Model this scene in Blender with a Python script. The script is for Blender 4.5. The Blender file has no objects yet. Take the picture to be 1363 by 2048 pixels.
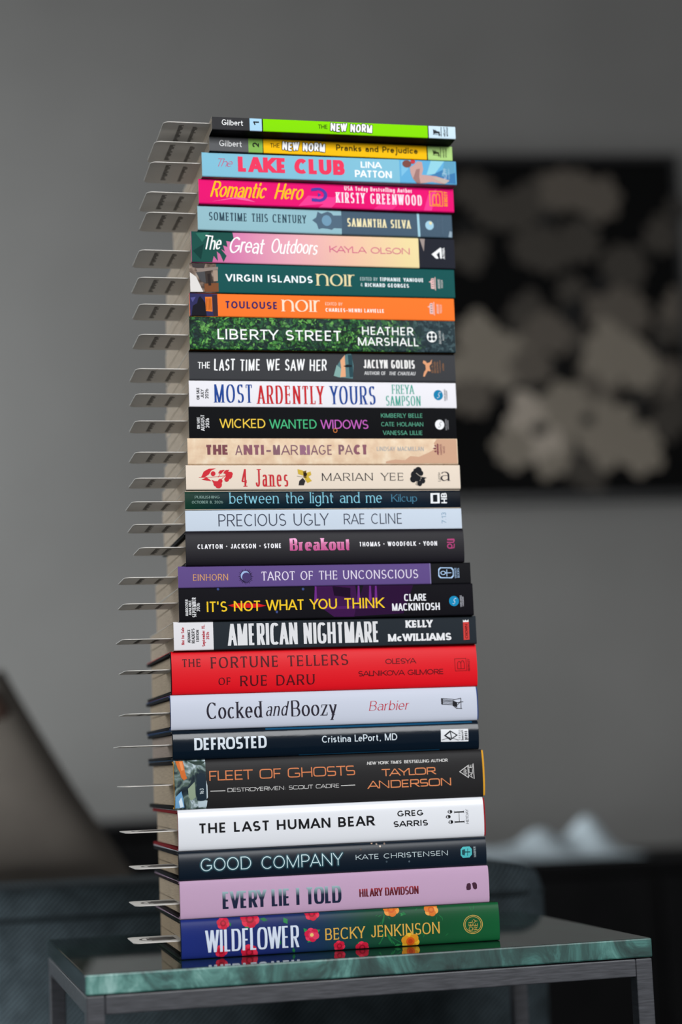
import bpy, bmesh, math, random
from mathutils import Matrix, Vector
random.seed(7)
C = bpy.context.scene.collection
scn = bpy.context.scene
PI = math.pi

# ------------------------------------------------------------------ camera
CAM_ROT = [[0.999245, 0.038862, -0.0], [0.005332, -0.137094, -0.990544], [-0.038494, 0.989795, -0.137198]]
CAM_LOC = (0.0, -1.35156, 0.13682)
CAM_LENS = 63.8125

cam_d = bpy.data.cameras.new('camera')
cam = bpy.data.objects.new('camera', cam_d)
C.objects.link(cam)
cam.matrix_world = Matrix.Translation(CAM_LOC) @ Matrix(CAM_ROT).to_4x4()
cam_d.sensor_fit = 'VERTICAL'
cam_d.sensor_height = 36
cam_d.lens = CAM_LENS
cam_d.clip_start = .05
cam_d.dof.use_dof = True
cam_d.dof.focus_distance = 1.36
cam_d.dof.aperture_fstop = 2.6
scn.camera = cam

# ------------------------------------------------------------------ world, light, exposure
w = bpy.data.worlds.new('room_light')
scn.world = w
w.use_nodes = True
w.node_tree.nodes['Background'].inputs[0].default_value = (.93, .96, 1, 1)
w.node_tree.nodes['Background'].inputs[1].default_value = .19


def area(name, loc, target, sx, sy, power, color, spread=180):
    l = bpy.data.lights.new(name, 'AREA')
    l.shape = 'RECTANGLE'
    l.size, l.size_y, l.energy, l.color = sx, sy, power, color
    l.spread = math.radians(spread)
    o = bpy.data.objects.new(name, l)
    C.objects.link(o)
    o.location = loc
    o.rotation_euler = (Vector(target) - Vector(loc)).to_track_quat('-Z', 'Y').to_euler()
    return o


area('window_daylight', (0.83, -1.95, 1.1), (0, 0, .3), 1.3, .85, 62, (.97, .985, 1))
area('side_window_daylight', (-2.1, 1.45, .72), (.1, 2.15, .6), 1.0, 1.3, 70, (.92, .97, 1), 132)
area('left_sofa_fill', (-1.05, -.45, -.12), (-.74, .25, -.29), 0.35, .35, 19, (.95, .98, 1), 56)  # added fill lamp, unseen, to brighten the sofa fabric on the left
scn.view_settings.view_transform = 'Standard'
scn.view_settings.look = 'None'
scn.view_settings.gamma = 1
scn.view_settings.use_curve_mapping = False
scn.view_settings.exposure = 0.0


# ------------------------------------------------------------------ materials
def lin(h):
    v = [int(h[i:i + 2], 16) / 255 for i in (0, 2, 4)]
    return tuple([c / 12.92 if c <= .04045 else ((c + .055) / 1.055) ** 2.4 for c in v] + [1])


MATS = {}


def mat(h, rough=.5, spec=.3, name=None, metal=0):
    key = (h, rough, spec, metal)
    if key in MATS:
        return MATS[key]
    m = bpy.data.materials.new(name or 'print_' + h)
    m.use_nodes = True
    b = m.node_tree.nodes['Principled BSDF']
    b.inputs['Base Color'].default_value = lin(h)
    b.inputs['Roughness'].default_value = rough
    b.inputs['Specular IOR Level'].default_value = spec
    b.inputs['Metallic'].default_value = metal
    MATS[key] = m
    return m


def nt(name, rough=.5, spec=.3):
    m = bpy.data.materials.new(name)
    m.use_nodes = True
    t = m.node_tree
    b = t.nodes['Principled BSDF']
    b.inputs['Roughness'].default_value = rough
    b.inputs['Specular IOR Level'].default_value = spec
    tc = t.nodes.new('ShaderNodeTexCoord')

    def N(kind, **k):
        n = t.nodes.new('ShaderNode' + kind)
        for a, v in k.items():
            setattr(n, a, v)
        return n

    def L(a, b_):
        t.links.new(a, b_)
    return m, b, tc, N, L


def ramp(N, stops, mode='LINEAR'):
    r = N('ValToRGB')
    r.color_ramp.interpolation = mode
    e = r.color_ramp.elements
    while len(e) < len(stops):
        e.new(.5)
    for q, (p, c) in zip(e, stops):
        q.position = p
    for q, (p, c) in zip(e, stops):
        q.color = lin(c) if isinstance(c, str) else c
    return r


def axis_ramp(name, stops_mm, axis, rough=.45, spec=.3):
    """printed colour running along one axis of the book"""
    m, b, tc, N, L = nt(name, rough, spec)
    lo, hi = stops_mm[0][0] / 1000, stops_mm[-1][0] / 1000
    s = N('SeparateXYZ')
    L(tc.outputs['Object'], s.inputs[0])
    mr = N('MapRange')
    mr.inputs[1].default_value, mr.inputs[2].default_value = lo, hi
    L(s.outputs[axis], mr.inputs[0])
    r = ramp(N, [((p / 1000 - lo) / (hi - lo), c) for p, c in stops_mm])
    L(mr.outputs[0], r.inputs[0])
    L(r.outputs[0], b.inputs['Base Color'])
    return m, b, tc, N, L


def leaves_mat():
    m, b, tc, N, L = nt('ivy_print', .5, .05)
    v = N('TexVoronoi')
    v.inputs['Scale'].default_value = 420
    n = N('TexNoise')
    n.inputs['Scale'].default_value = 160
    n.inputs['Detail'].default_value = 4
    mx = N('MixRGB')
    mx.inputs[0].default_value = .012
    L(tc.outputs['Object'], n.inputs[0])
    L(tc.outputs['Object'], mx.inputs[1])
    L(n.outputs['Color'], mx.inputs[2])
    L(mx.outputs[0], v.inputs[0])
    sp = N('SeparateXYZ')
    L(v.outputs['Color'], sp.inputs[0])
    r = ramp(N, [(0, '182c2c'), (.3, '1f4034'), (.55, '2f6a3a'), (.78, '4c9444'), (1, '7cc45e')])
    L(sp.outputs[0], r.inputs[0])
    d = ramp(N, [(.0, (1, 1, 1, 1)), (.55, (.75, .75, .75, 1)), (1, (.2, .22, .22, 1))])
    dm = N('Math', operation='MULTIPLY')
    dm.inputs[1].default_value = 1.4
    L(v.outputs['Distance'], dm.inputs[0])
    L(dm.outputs[0], d.inputs[0])
    mu = N('MixRGB', blend_type='MULTIPLY')
    mu.inputs[0].default_value = 1
    L(r.outputs[0], mu.inputs[1])
    L(d.outputs[0], mu.inputs[2])
    s = N('SeparateXYZ')
    L(tc.outputs['Object'], s.inputs[0])
    mr = N('MapRange')
    mr.inputs[1].default_value, mr.inputs[2].default_value = .135, .195
    L(s.outputs[0], mr.inputs[0])
    sl = ramp(N, [(0, '1c2a30'), (.6, '27383e'), (1, '43585c')])
    L(sp.outputs[1], sl.inputs[0])
    n2 = N('TexNoise')
    n2.inputs['Scale'].default_value = 60
    L(tc.outputs['Object'], n2.inputs[0])
    ad = N('Math', operation='ADD', use_clamp=True)
    sb = N('Math', operation='MULTIPLY_ADD')
    sb.inputs[1].default_value, sb.inputs[2].default_value = 1.2, -.5
    L(n2.outputs[0], sb.inputs[0])
    L(mr.outputs[0], ad.inputs[0])
    L(sb.outputs[0], ad.inputs[1])
    mix = N('MixRGB')
    L(ad.outputs[0], mix.inputs[0])
    L(mu.outputs[0], mix.inputs[1])
    L(sl.outputs[0], mix.inputs[2])
    L(mix.outputs[0], b.inputs['Base Color'])
    return m


def noise_mat(name, scale, stops, rough=.6, spec=.4, stretch=(1, 1, 1), detail=5, bump=0, dist=0):
    m, b, tc, N, L = nt(name, rough, spec)
    mp = N('Mapping')
    mp.inputs['Scale'].default_value = stretch
    L(tc.outputs['Object'], mp.inputs[0])
    n = N('TexNoise')
    n.inputs['Scale'].default_value = scale
    n.inputs['Detail'].default_value = detail
    n.inputs['Distortion'].default_value = dist
    L(mp.outputs[0], n.inputs[0])
    r = ramp(N, stops)
    L(n.outputs[0], r.inputs[0])
    L(r.outputs[0], b.inputs['Base Color'])
    if bump:
        bp = N('Bump')
        bp.inputs['Strength'].default_value = bump
        bp.inputs['Distance'].default_value = .001
        L(n.outputs[0], bp.inputs['Height'])
        L(bp.outputs[0], b.inputs['Normal'])
    return m


def weave_mat(name, c1, c2, scale, rough=.7, spec=.3, bump=.3):
    m, b, tc, N, L = nt(name, rough, spec)
    outs = []
    for rot in (PI / 4, -PI / 4):
        mp = N('Mapping')
        mp.inputs['Rotation'].default_value = (0, rot, 0)
        L(tc.outputs['Object'], mp.inputs[0])
        wv = N('TexWave', wave_type='BANDS', bands_direction='X')
        wv.inputs['Scale'].default_value = scale
        L(mp.outputs[0], wv.inputs[0])
        outs.append(wv)
    mu = N('Math', operation='MULTIPLY')
    L(outs[0].outputs['Fac'], mu.inputs[0])
    L(outs[1].outputs['Fac'], mu.inputs[1])
    r = ramp(N, [(0, c1), (1, c2)])
    L(mu.outputs[0], r.inputs[0])
    L(r.outputs[0], b.inputs['Base Color'])
    if bump:
        bp = N('Bump')
        bp.inputs['Strength'].default_value = bump
        bp.inputs['Distance'].default_value = .0006
        L(mu.outputs[0], bp.inputs['Height'])
        L(bp.outputs[0], b.inputs['Normal'])
    return m


def twill_mat(name, c1, c2, scale):
    m, b, tc, N, L = nt(name, .85, .08)
    mp = N('Mapping')
    mp.inputs['Rotation'].default_value = (0, -PI / 4, 0)
    L(tc.outputs['Object'], mp.inputs[0])
    wv = N('TexWave', wave_type='BANDS', bands_direction='X')
    wv.inputs['Scale'].default_value = scale
    wv.inputs['Distortion'].default_value = .6
    wv.inputs['Detail Scale'].default_value = 3
    L(mp.outputs[0], wv.inputs[0])
    n = N('TexNoise')
    n.inputs['Scale'].default_value = 45
    n.inputs['Detail'].default_value = 4
    L(tc.outputs['Object'], n.inputs[0])
    mu = N('Math', operation='MULTIPLY')
    L(wv.outputs['Fac'], mu.inputs[0])
    L(n.outputs[0], mu.inputs[1])
    r = ramp(N, [(.05, c1), (.6, c2)])
    L(mu.outputs[0], r.inputs[0])
    L(r.outputs[0], b.inputs['Base Color'])
    bp = N('Bump')
    bp.inputs['Strength'].default_value = .4
    bp.inputs['Distance'].default_value = .0008
    L(mu.outputs[0], bp.inputs['Height'])
    L(bp.outputs[0], b.inputs['Normal'])
    return m


def marble_mat():
    m, b, tc, N, L = nt('green_marble', .045, .55)
    n = N('TexNoise')
    n.inputs['Scale'].default_value = 26
    n.inputs['Detail'].default_value = 9
    n.inputs['Roughness'].default_value = .68
    n.inputs['Distortion'].default_value = 1.6
    mp = N('Mapping')
    mp.inputs['Rotation'].default_value = (0, .6, .3)
    mp.inputs['Scale'].default_value = (1, 1, .55)
    L(tc.outputs['Object'], mp.inputs[0])
    L(mp.outputs[0], n.inputs[0])
    r = ramp(N, [(.28, '1c302e'), (.42, '2c4c48'), (.5, '3f6c66'), (.58, '5b8c84'), (.68, '8db4ae'), (.8, 'a8c4c0')])
    big = N('TexNoise')
    big.inputs['Scale'].default_value = 7
    big.inputs['Detail'].default_value = 1
    L(tc.outputs['Object'], big.inputs[0])
    px = N('SeparateXYZ')
    L(tc.outputs['Object'], px.inputs[0])
    x_tone = N('MapRange')  # paler at the left end, darker towards the right
    x_tone.inputs[1].default_value, x_tone.inputs[2].default_value = .0, .30
    x_tone.inputs[3].default_value, x_tone.inputs[4].default_value = .03, -.09
    L(px.outputs[0], x_tone.inputs[0])
    a1 = N('Math', operation='MULTIPLY_ADD')
    a1.inputs[1].default_value, a1.inputs[2].default_value = .3, -.15
    L(big.outputs[0], a1.inputs[0])
    a2 = N('Math', operation='ADD')
    L(a1.outputs[0], a2.inputs[0])
    L(x_tone.outputs[0], a2.inputs[1])
    a3 = N('Math', operation='ADD')
    L(a2.outputs[0], a3.inputs[0])
    L(n.outputs[0], a3.inputs[1])
    L(a3.outputs[0], r.inputs[0])
    # shade painted in: polished top and ends darker, front edge pale as if lit
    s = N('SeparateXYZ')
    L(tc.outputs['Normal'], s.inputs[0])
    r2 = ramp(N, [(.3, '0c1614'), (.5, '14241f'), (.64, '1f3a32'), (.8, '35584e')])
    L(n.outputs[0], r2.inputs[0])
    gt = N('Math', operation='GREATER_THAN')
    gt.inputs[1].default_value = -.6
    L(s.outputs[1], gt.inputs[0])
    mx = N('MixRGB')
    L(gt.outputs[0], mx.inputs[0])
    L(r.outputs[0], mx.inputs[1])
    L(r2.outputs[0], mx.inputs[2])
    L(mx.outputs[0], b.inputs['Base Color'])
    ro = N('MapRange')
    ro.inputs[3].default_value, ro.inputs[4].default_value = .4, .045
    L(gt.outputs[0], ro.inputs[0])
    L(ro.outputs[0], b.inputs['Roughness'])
    return m


def page_mat(name, c):
    m, b, tc, N, L = nt(name, .85, .2)
    mp = N('Mapping')
    mp.inputs['Scale'].default_value = (.02, .02, 1)
    L(tc.outputs['Object'], mp.inputs[0])
    n = N('TexNoise')
    n.inputs['Scale'].default_value = 2600
    n.inputs['Detail'].default_value = 2
    L(mp.outputs[0], n.inputs[0])
    a = lin(c)
    r = ramp(N, [(.3, tuple([q * .72 for q in a[:3]] + [1])), (.65, a)])
    L(n.outputs[0], r.inputs[0])
    L(r.outputs[0], b.inputs['Base Color'])
    return m


# ------------------------------------------------------------------ mesh helpers
def obj(name, bm, mats, parent=None, smooth=False):
    me = bpy.data.meshes.new(name)
    bm.to_mesh(me)
    bm.free()
    for m in (mats if isinstance(mats, (list, tuple)) else [mats]):
        me.materials.append(m)
    if smooth:
        for p in me.polygons:
            p.use_smooth = True
    o = bpy.data.objects.new(name, me)
    C.objects.link(o)
    o.parent = parent
    return o


def thing(name, label, cat, loc=(0, 0, 0), rotz=0, group=None):
    o = bpy.data.objects.new(name, None)
    o.empty_display_size = .05
    C.objects.link(o)
    o.location = loc
    o.rotation_euler = (0, 0, rotz)
    tag(o, label, cat, group)
    return o


def tag(o, label, cat, group=None):
    o['label'] = label
    o['category'] = cat
    if group:
        o['group'] = group
    return o


def add_box(bm, x0, x1, y0, y1, z0, z1, bevel=0, seg=2, mi=0):
    vs = [bm.verts.new((x, y, z)) for x in (x0, x1) for y in (y0, y1) for z in (z0, z1)]
    fs = [bm.faces.new([vs[i] for i in f]) for f in ((0, 1, 3, 2), (4, 6, 7, 5), (0, 4, 5, 1), (2, 3, 7, 6), (0, 2, 6, 4), (1, 5, 7, 3))]
    for f in fs:
        f.material_index = mi
    if bevel:
        es = list({e for f in fs for e in f.edges})
        bmesh.ops.bevel(bm, geom=es, offset=bevel, segments=seg, profile=.5, affect='EDGES')


def box(name, dims, m, parent=None, bevel=0, seg=2, smooth=False):
    bm = bmesh.new()
    add_box(bm, *dims, bevel=bevel, seg=seg)
    return obj(name, bm, m, parent, smooth)


# ------------------------------------------------------------------ lettering: pen strokes along letter skeletons
XH = .68
RAW = '''A .95 0,0 .5,1;1,0 .5,1;.15,.31 .85,.31
B .74 0,0 0,1;0,1 .5,1 @.5,.76,.42,.24,90,-90 0,.52;0,.52 .55,.52 @.55,.26,.45,.26,90,-90 0,0
C .9 @.55,.5,.55,.5,48,312
D .88 0,0 0,1;0,1 .4,1 @.4,.5,.6,.5,90,-90 0,0
E .6 0,0 0,1;0,1 1,1;0,.52 .9,.52;0,0 1,0
F .58 0,0 0,1;0,1 1,1;0,.5 .88,.5
G .95 @.52,.5,.52,.5,48,335;.58,.44 1,.44;1,.44 1,.18
H .84 0,0 0,1;1,0 1,1;0,.52 1,.52
I 0 0,0 0,1
J .5 1,1 1,.3 @.5,.3,.5,.3,0,-170
K .82 0,0 0,1;.95,1 0,.4;.28,.6 1,0
L .58 0,0 0,1;0,0 1,0
M 1.08 0,0 0,1;1,0 1,1;0,1 .5,0;1,1 .5,0
N .88 0,0 0,1;1,0 1,1;0,1 1,0
O 1 @.5,.5,.5,.5,90,450
P .7 0,0 0,1;0,1 .5,1 @.5,.73,.5,.27,90,-90 0,.46
Q 1 @.5,.5,.5,.5,90,450;.62,.3 1,-.04
R .75 0,0 0,1;0,1 .5,1 @.5,.74,.5,.26,90,-90 0,.48;.5,.48 1,0
S .7 @.5,.75,.46,.25,38,270 @.5,.25,.5,.25,90,-142
T .8 0,1 1,1;.5,0 .5,1
U .84 0,1 0,.4 @.5,.4,.5,.4,180,360 1,1
V .95 0,1 .5,0;1,1 .5,0
W 1.45 0,1 .25,0;.5,1 .25,0;.5,1 .75,0;1,1 .75,0
X .88 0,1 1,0;1,1 0,0
Y .88 0,1 .5,.45;1,1 .5,.45;.5,0 .5,.47
Z .8 0,1 1,1;1,1 0,0;0,0 1,0
0 .72 @.5,.5,.5,.5,90,450
1 .3 0,.8 1,1;1,0 1,1
2 .68 @.5,.7,.47,.3,165,-35 0,0;0,0 1,0
3 .68 @.48,.75,.45,.25,150,-90;@.48,.26,.5,.26,90,-150
4 .78 .75,0 .75,1;.75,1 0,.28;0,.28 1,.28
5 .68 .95,1 .1,1;.1,1 .05,.55 @.48,.32,.5,.32,125,-150
6 .72 @.5,.32,.5,.32,90,450;.02,.35 @.75,.45,.73,.55,165,105
7 .7 0,1 1,1;1,1 .3,0
8 .7 @.5,.75,.44,.25,90,450;@.5,.26,.5,.26,90,450
9 .72 @.5,.68,.5,.32,90,450;.98,.65 @.25,.55,.73,.55,-15,-75
. .05 0,0 0,.05
, .12 1,.05 0,-.16
' .05 0,.76 0,1
- .5 0,.42 1,.42
: .05 0,.1 0,.16;0,.52 0,.58
& .85 .95,0 .2,.72 @.45,.8,.26,.2,190,-20 .2,.42 @.4,.24,.38,.24,140,360
\u2022 .14 0,.5 1,.5
a .55 1,0 1,.42 @.5,.45,.5,.23,0,150;1,.4 .5,.4 @.46,.2,.46,.2,90,270 1,.14
b .62 0,0 0,1;@.48,.34,.52,.34,150,-150
c .58 @.55,.34,.55,.34,48,312
d .62 1,0 1,1;@.52,.34,.52,.34,30,330
e .6 0,.36 1,.36 @.5,.34,.5,.34,5,315
f .4 .4,0 .4,.76 @.85,.76,.45,.24,180,75;0,.68 .9,.68
g .62 1,.68 1,-.06 @.5,-.06,.5,.24,0,-150;@.52,.34,.52,.34,30,330
h .58 0,0 0,1;0,.4 @.5,.42,.5,.26,175,0 1,0
i 0 0,0 0,.68;0,.88 0,.98
\u0131 0 0,0 0,.68
j .3 1,.68 1,-.1 @.5,-.1,.5,.2,0,-120;1,.88 1,.98
k .58 0,0 0,1;.95,.68 0,.28;.3,.42 1,0
l 0 0,0 0,1
m 1 0,0 0,.68;0,.4 @.25,.43,.25,.25,175,0 .5,0;.5,.4 @.75,.43,.25,.25,175,0 1,0
n .58 0,0 0,.68;0,.4 @.5,.42,.5,.26,175,0 1,0
o .66 @.5,.34,.5,.34,90,450
p .62 0,-.3 0,.68;@.48,.34,.52,.34,150,-150
q .62 1,-.3 1,.68;@.52,.34,.52,.34,30,330
r .36 0,0 0,.68;0,.4 @.62,.36,.62,.32,165,68
s .48 @.5,.51,.45,.17,38,270 @.5,.17,.5,.17,90,-142
t .4 .4,.92 .4,.2 @.8,.2,.4,.2,180,290;0,.68 .95,.68
u .58 0,.68 0,.26 @.5,.26,.5,.26,180,360;1,0 1,.68
v .6 0,.68 .5,0;1,.68 .5,0
w .95 0,.68 .25,0;.5,.68 .25,0;.5,.68 .75,0;1,.68 .75,0
x .58 0,.68 1,0;1,.68 0,0
y .6 0,.68 .5,0;1,.68 .25,-.3
z .55 0,.68 1,.68;1,.68 0,0;0,0 1,0'''
GLY = {}
for row in RAW.split('\n'):
    ch, wd, body = row.split(' ', 2)
    GLY[ch] = (float(wd), [s.split() for s in body.split(';')])

STY = {}


def sty(name, wt, ct=.9, sq=2, serif=0, st=.06, slant=0, nib=0, rnd=0, gap=.16, jit=0, wk=None):
    STY[name] = dict(wt=wt, ct=ct, sq=sq, serif=serif, st=st, slant=slant, nib=nib, rnd=rnd, gap=gap, jit=jit)


sty('light', .085, .92, 2, gap=.17)
sty('sans', .12, .9, 2, gap=.18)
sty('sansm', .15, .88, 2, gap=.13)
sty('neonsans', .125, .88, 2, gap=.14)
sty('sansb', .15, .86, 2, gap=.15)
sty('bold', .22, .84, 2.1, gap=.14)
sty('boldw', .21, .86, 2, gap=.24)
sty('boldw2', .15, .9, 2, gap=.24)
sty('heavy', .31, .78, 2.1, gap=.1)
sty('cond', .13, .9, 2.8, gap=.14)
sty('condb', .19, .82, 3, gap=.12)
sty('condbi', .19, .82, 3, gap=.12, slant=.2)
sty('condb2', .2, .8, 3.2, gap=.1)
sty('condx', .15, .72, 3.4, gap=.07)
sty('condx2', .19, .6, 3.4, gap=.07)
sty('condt', .125, .6, 3.4, gap=.075)
sty('conds', .1, .6, 2.6, serif=.07, st=.045, gap=.15)
sty('condserif', .135, .5, 2.5, serif=.05, st=.06, nib=.2, gap=.19)
sty('condserifb', .17, .55, 2.5, serif=.04, st=.07, nib=.2, gap=.17)
sty('condserif2', .12, .75, 2.4, serif=.02, st=.06, gap=.16)
sty('serif', .12, .45, 2, serif=.07, st=.05, nib=.3, gap=.22)
sty('serifl', .095, .42, 2, serif=.055, st=.035, nib=.3, gap=.15)
sty('fserif', .125, .55, 2, serif=.03, st=.05, nib=.3, gap=.2)
sty('didone', .125, .24, 2, serif=.06, st=.03, nib=.12, gap=.12)
sty('didonei', .1, .28, 2, serif=.03, st=.025, nib=.2, gap=.15, slant=.22)
sty('didonec', .11, .34, 2.3, serif=.05, st=.035, nib=.15, gap=.14)
sty('fatserif', .26, .3, 2.3, serif=.04, st=.06, nib=.05, gap=.1)
sty('slab', .17, .7, 2.2, serif=.06, st=.1, gap=.2)
sty('slabx', .28, .75, 2.2, serif=.03, st=.17, gap=.13)
sty('nouv', .15, .5, 2.3, serif=.035, st=.06, nib=.25, gap=.28)
sty('tech', .12, .95, 5, gap=.16)
sty('techl', .12, .95, 5, gap=.2)
sty('techb', .15, .92, 5, gap=.18)
sty('neon', .07, 1, 2, rnd=1, gap=.2)
sty('hand', .13, 1, 2, rnd=1, gap=.14, jit=.02)
sty('handb', .17, 1, 2, rnd=1, gap=.16, jit=.02)
sty('comic', .2, .95, 2.2, rnd=1, gap=.12, jit=.05, slant=.06)
sty('brush', .13, .75, 2, nib=.6, rnd=1, gap=.13, jit=.035, slant=.05)
sty('script', .07, .6, 2, nib=.5, rnd=1, gap=.05, slant=.42)
sty('pen', .1, .75, 2, nib=.5, rnd=1, gap=.05, slant=.22, jit=.04)
sty('scriptb', .125, .55, 2, nib=.5, rnd=1, gap=.05, slant=.3)


def skeleton(body, sq, kx):
    """one stroke -> list of points in glyph units"""
    pts = []
    for tok in body:
        if tok[0] == '@':
            cx, cy, rx, ry, a0, a1 = [float(q) for q in tok[1:].split(',')]
            n = max(3, int(abs(a1 - a0) / 14))
            for i in range(n + 1):
                a = math.radians(a0 + (a1 - a0) * i / n)
                c, s = math.cos(a), math.sin(a)
                e = 2 / sq
                pts.append((cx + rx * math.copysign(abs(c) ** e, c), cy + ry * math.copysign(abs(s) ** e, s)))
        else:
            pts.append(tuple(float(q) for q in tok.split(',')))
    out = []
    for q in pts:
        if not out or abs(q[0] - out[-1][0]) + abs(q[1] - out[-1][1]) > 1e-4:
            out.append(q)
    return out


ROPEN = dict(L=.3, T=.22, P=.14, F=.2, A=.2, V=.22, W=.2, Y=.26, K=.1, R=.05, O=.08, C=.08, D=.08, G=.03, S=.06, X=.1, Z=.05, E=.06, B=.04, o=.06, e=.05, c=.06, r=.16, a=.02, t=.08, f=.16, v=.1, y=.1, k=.06, s=.04, b=.05, p=.05, x=.06)
LOPEN = dict(A=.2, V=.22, W=.2, Y=.26, T=.22, J=.16, O=.08, C=.08, G=.08, Q=.08, S=.06, X=.1, Z=.05, o=.06, e=.06, c=.06, d=.05, g=.05, q=.05, a=.03, t=.1, v=.1, w=.1, y=.1, s=.04, f=.1, x=.06, j=.1)


def kern(p, q):
    a, b = ROPEN.get(p, 0), LOPEN.get(q, 0)
    return .55 * (a + b) if p + q not in ('AA', 'VV', 'LA', 'AL') else .12


def letters(text, S, width, grow=0, track=None):
    """polygons (cap height 1) that fill the given width"""
    wt, ct = S['wt'], S['ct']
    gap = S['gap'] if track is None else track
    a = b = 0
    sp = .3
    sp0 = .1
    for i, ch in enumerate(text):
        if ch == ' ':
            a += sp
            b += gap + sp0
            continue
        a += GLY[ch][0]
        b += wt + (gap if i < len(text) - 1 else 0)
        if i < len(text) - 1:
            a -= kern(ch, text[i + 1])
    k = (width - b - S['slant'] * .7) / max(a, .01)
    if a < .05:
        k = 1
    if k < .3:
        shrink = (width - .3 * a - S['slant'] * .7) / b
        gap = gap * max(.2, shrink)
        b2 = sum((gap + sp0 if c == ' ' else wt + gap) for c in text) - gap
        k = max(.15, (width - b2 - S['slant'] * .7) / a)
    hh = wt * ct / 2
    rng = random.Random(text)

    def fy(y):
        for lo, hi, L_, H_ in ((-.3, 0, -.3 + hh, hh), (0, XH, hh, XH - hh), (XH, 1, XH - hh, 1 - hh)):
            if lo <= y <= hi:
                return L_ + (y - lo) / (hi - lo) * (H_ - L_)
        return y
    polys, lifts = [], []
    x = 0
    for ci, ch in enumerate(text):
        if ch == ' ':
            x += sp * k + gap + sp0
            continue
        gw, strokes = GLY[ch]
        jy = S['jit'] * rng.uniform(-1, 1)
        jr = S['jit'] * rng.uniform(-2, 2)
        if ch == '\u2022':
            polys.append([(x + (wt + gw * k) / 2 + .13 * math.cos(t * PI / 8), .5 + .13 * math.sin(t * PI / 8)) for t in range(16)])
            lifts.append(0)
            x += gw * k + wt + gap
            continue
        sk = [skeleton(s, S['sq'], k) for s in strokes]
        ends = [(q[0], q[-1], q) for q in sk]
        for si, raw in enumerate(sk):
            P = [(x + wt / 2 + px * gw * k, fy(py)) for px, py in raw]
            n = len(P)
            closed = abs(raw[0][0] - raw[-1][0]) + abs(raw[0][1] - raw[-1][1]) < 1e-3 and n > 4
            dirs = []
            for i in range(n - 1):
                dx, dy = P[i + 1][0] - P[i][0], P[i + 1][1] - P[i][1]
                l = math.hypot(dx, dy) or 1e-9
                dirs.append((dx / l, dy / l))

            def pen(d):
                th = math.atan2(d[1], d[0])
                return .5 * wt * (ct + (1 - ct) * abs(math.sin(th - (S['nib'] if abs(d[0]) > .12 else 0)))) + grow
            lefts, rights = [], []
            for i in range(n):
                if closed and i in (0, n - 1):
                    d0, d1 = dirs[-1], dirs[0]
                else:
                    d0, d1 = dirs[max(i - 1, 0)], dirs[min(i, n - 2)]
                tx, ty = d0[0] + d1[0], d0[1] + d1[1]
                l = math.hypot(tx, ty) or 1e-9
                t = (tx / l, ty / l)
                mit = min(1 / max(.5, t[0] * d1[0] + t[1] * d1[1]), 2)
                hw = pen(t) * mit
                lefts.append((P[i][0] - t[1] * hw, P[i][1] + t[0] * hw))
                rights.append((P[i][0] + t[1] * hw, P[i][1] - t[0] * hw))
            extra = []
            if not closed:
                for e, d, i in ((raw[0], dirs[0], 0), (raw[-1], dirs[-1], n - 1)):
                    px, py = P[i]
                    hw = pen(d)
                    other = [q for q in ends if q[2] is not raw and any(abs(z[0] - e[0]) + abs(z[1] - e[1]) < 1e-3 for z in q[:2])]
                    level = next((v for v in (0, XH, 1, -.3) if abs(e[1] - v) < 1e-3), None)
                    if S['rnd']:
                        sgn = -1 if i == 0 else 1
                        a0 = math.atan2(d[1], d[0])
                        extra.append([(px + hw * math.cos(a0 + t * PI / 6), py + hw * math.sin(a0 + t * PI / 6)) for t in range(12)])
                    elif abs(d[1]) > .4 and level is not None:
                        yy = level + (grow if level > 0 else -grow)
                        ddx = d[0] / d[1]
                        half = hw / abs(d[1])
                        cx = px + (yy - py) * ddx
                        if other:
                            cx = px
                            half = min(half, wt / 2 + grow)
                        same = (lefts[i][0] < rights[i][0])
                        lefts[i], rights[i] = ((cx - half, yy), (cx + half, yy)) if same else ((cx + half, yy), (cx - half, yy))
                        if S['serif'] and not any(abs(q[0][1] - q[1][1]) > .02 for q in other):
                            sl, st = S['serif'] + grow, S['st']
                            wd = wt / 2 + sl
                            xl = px - wd
                            xr = px + wd
                            if level == XH:
                                xr = px + hw
                            y2 = yy + st if level in (0, -.3) else yy - st
                            extra.append([(xl, yy), (xr, yy), (xr, y2), (xl, y2)])
                    elif S['serif'] and not other:
                        st = max(S['st'], .045)
                        if abs(d[1]) <= .4 and abs(raw[0][1] - raw[-1][1]) < .02:
                            up = .17 if e[1] < .05 else -.17
                            lo, hi = (py - .09, py + .09) if .05 < e[1] < .95 and e[1] != XH else (py, py + up)
                            s_ = 1 if (i == n - 1) == (d[0] > 0) else -1
                            if ch in 'TZz' or s_ > 0:
                                extra.append([(px - st / 2, lo), (px + st / 2, lo), (px + st / 2, hi), (px - st / 2, hi)])
                        elif ch in 'CGS':
                            s_ = .11 if e[1] > .5 else -.11
                            extra.append([(px - st * .6, py - s_ * .6), (px + st * .6, py - s_ * .6), (px + st * .6, py + s_), (px - st * .6, py + s_)])
            for i in range(n - 1):
                polys.append([lefts[i], lefts[i + 1], rights[i + 1], rights[i]])
                lifts.append(si * 13 + 2 * (i % 6))
            polys += extra
            lifts += [si * 13 + 6 + 3 * q for q in range(len(extra))]
        x += gw * k + wt + gap - (kern(ch, text[ci + 1]) * k if ci < len(text) - 1 else 0)
    sl = S['slant']
    if S['jit']:
        polys = [[(px, py + S['jit'] * math.sin(px * 3.1 + len(text))) for px, py in q] for q in polys]
    return [[(px + sl * py, py) for px, py in q] for q in polys], lifts


# ------------------------------------------------------------------ the room
def setting(name, bm, m):
    o = obj(name, bm, m)
    o['kind'] = 'structure'
    return o


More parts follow.
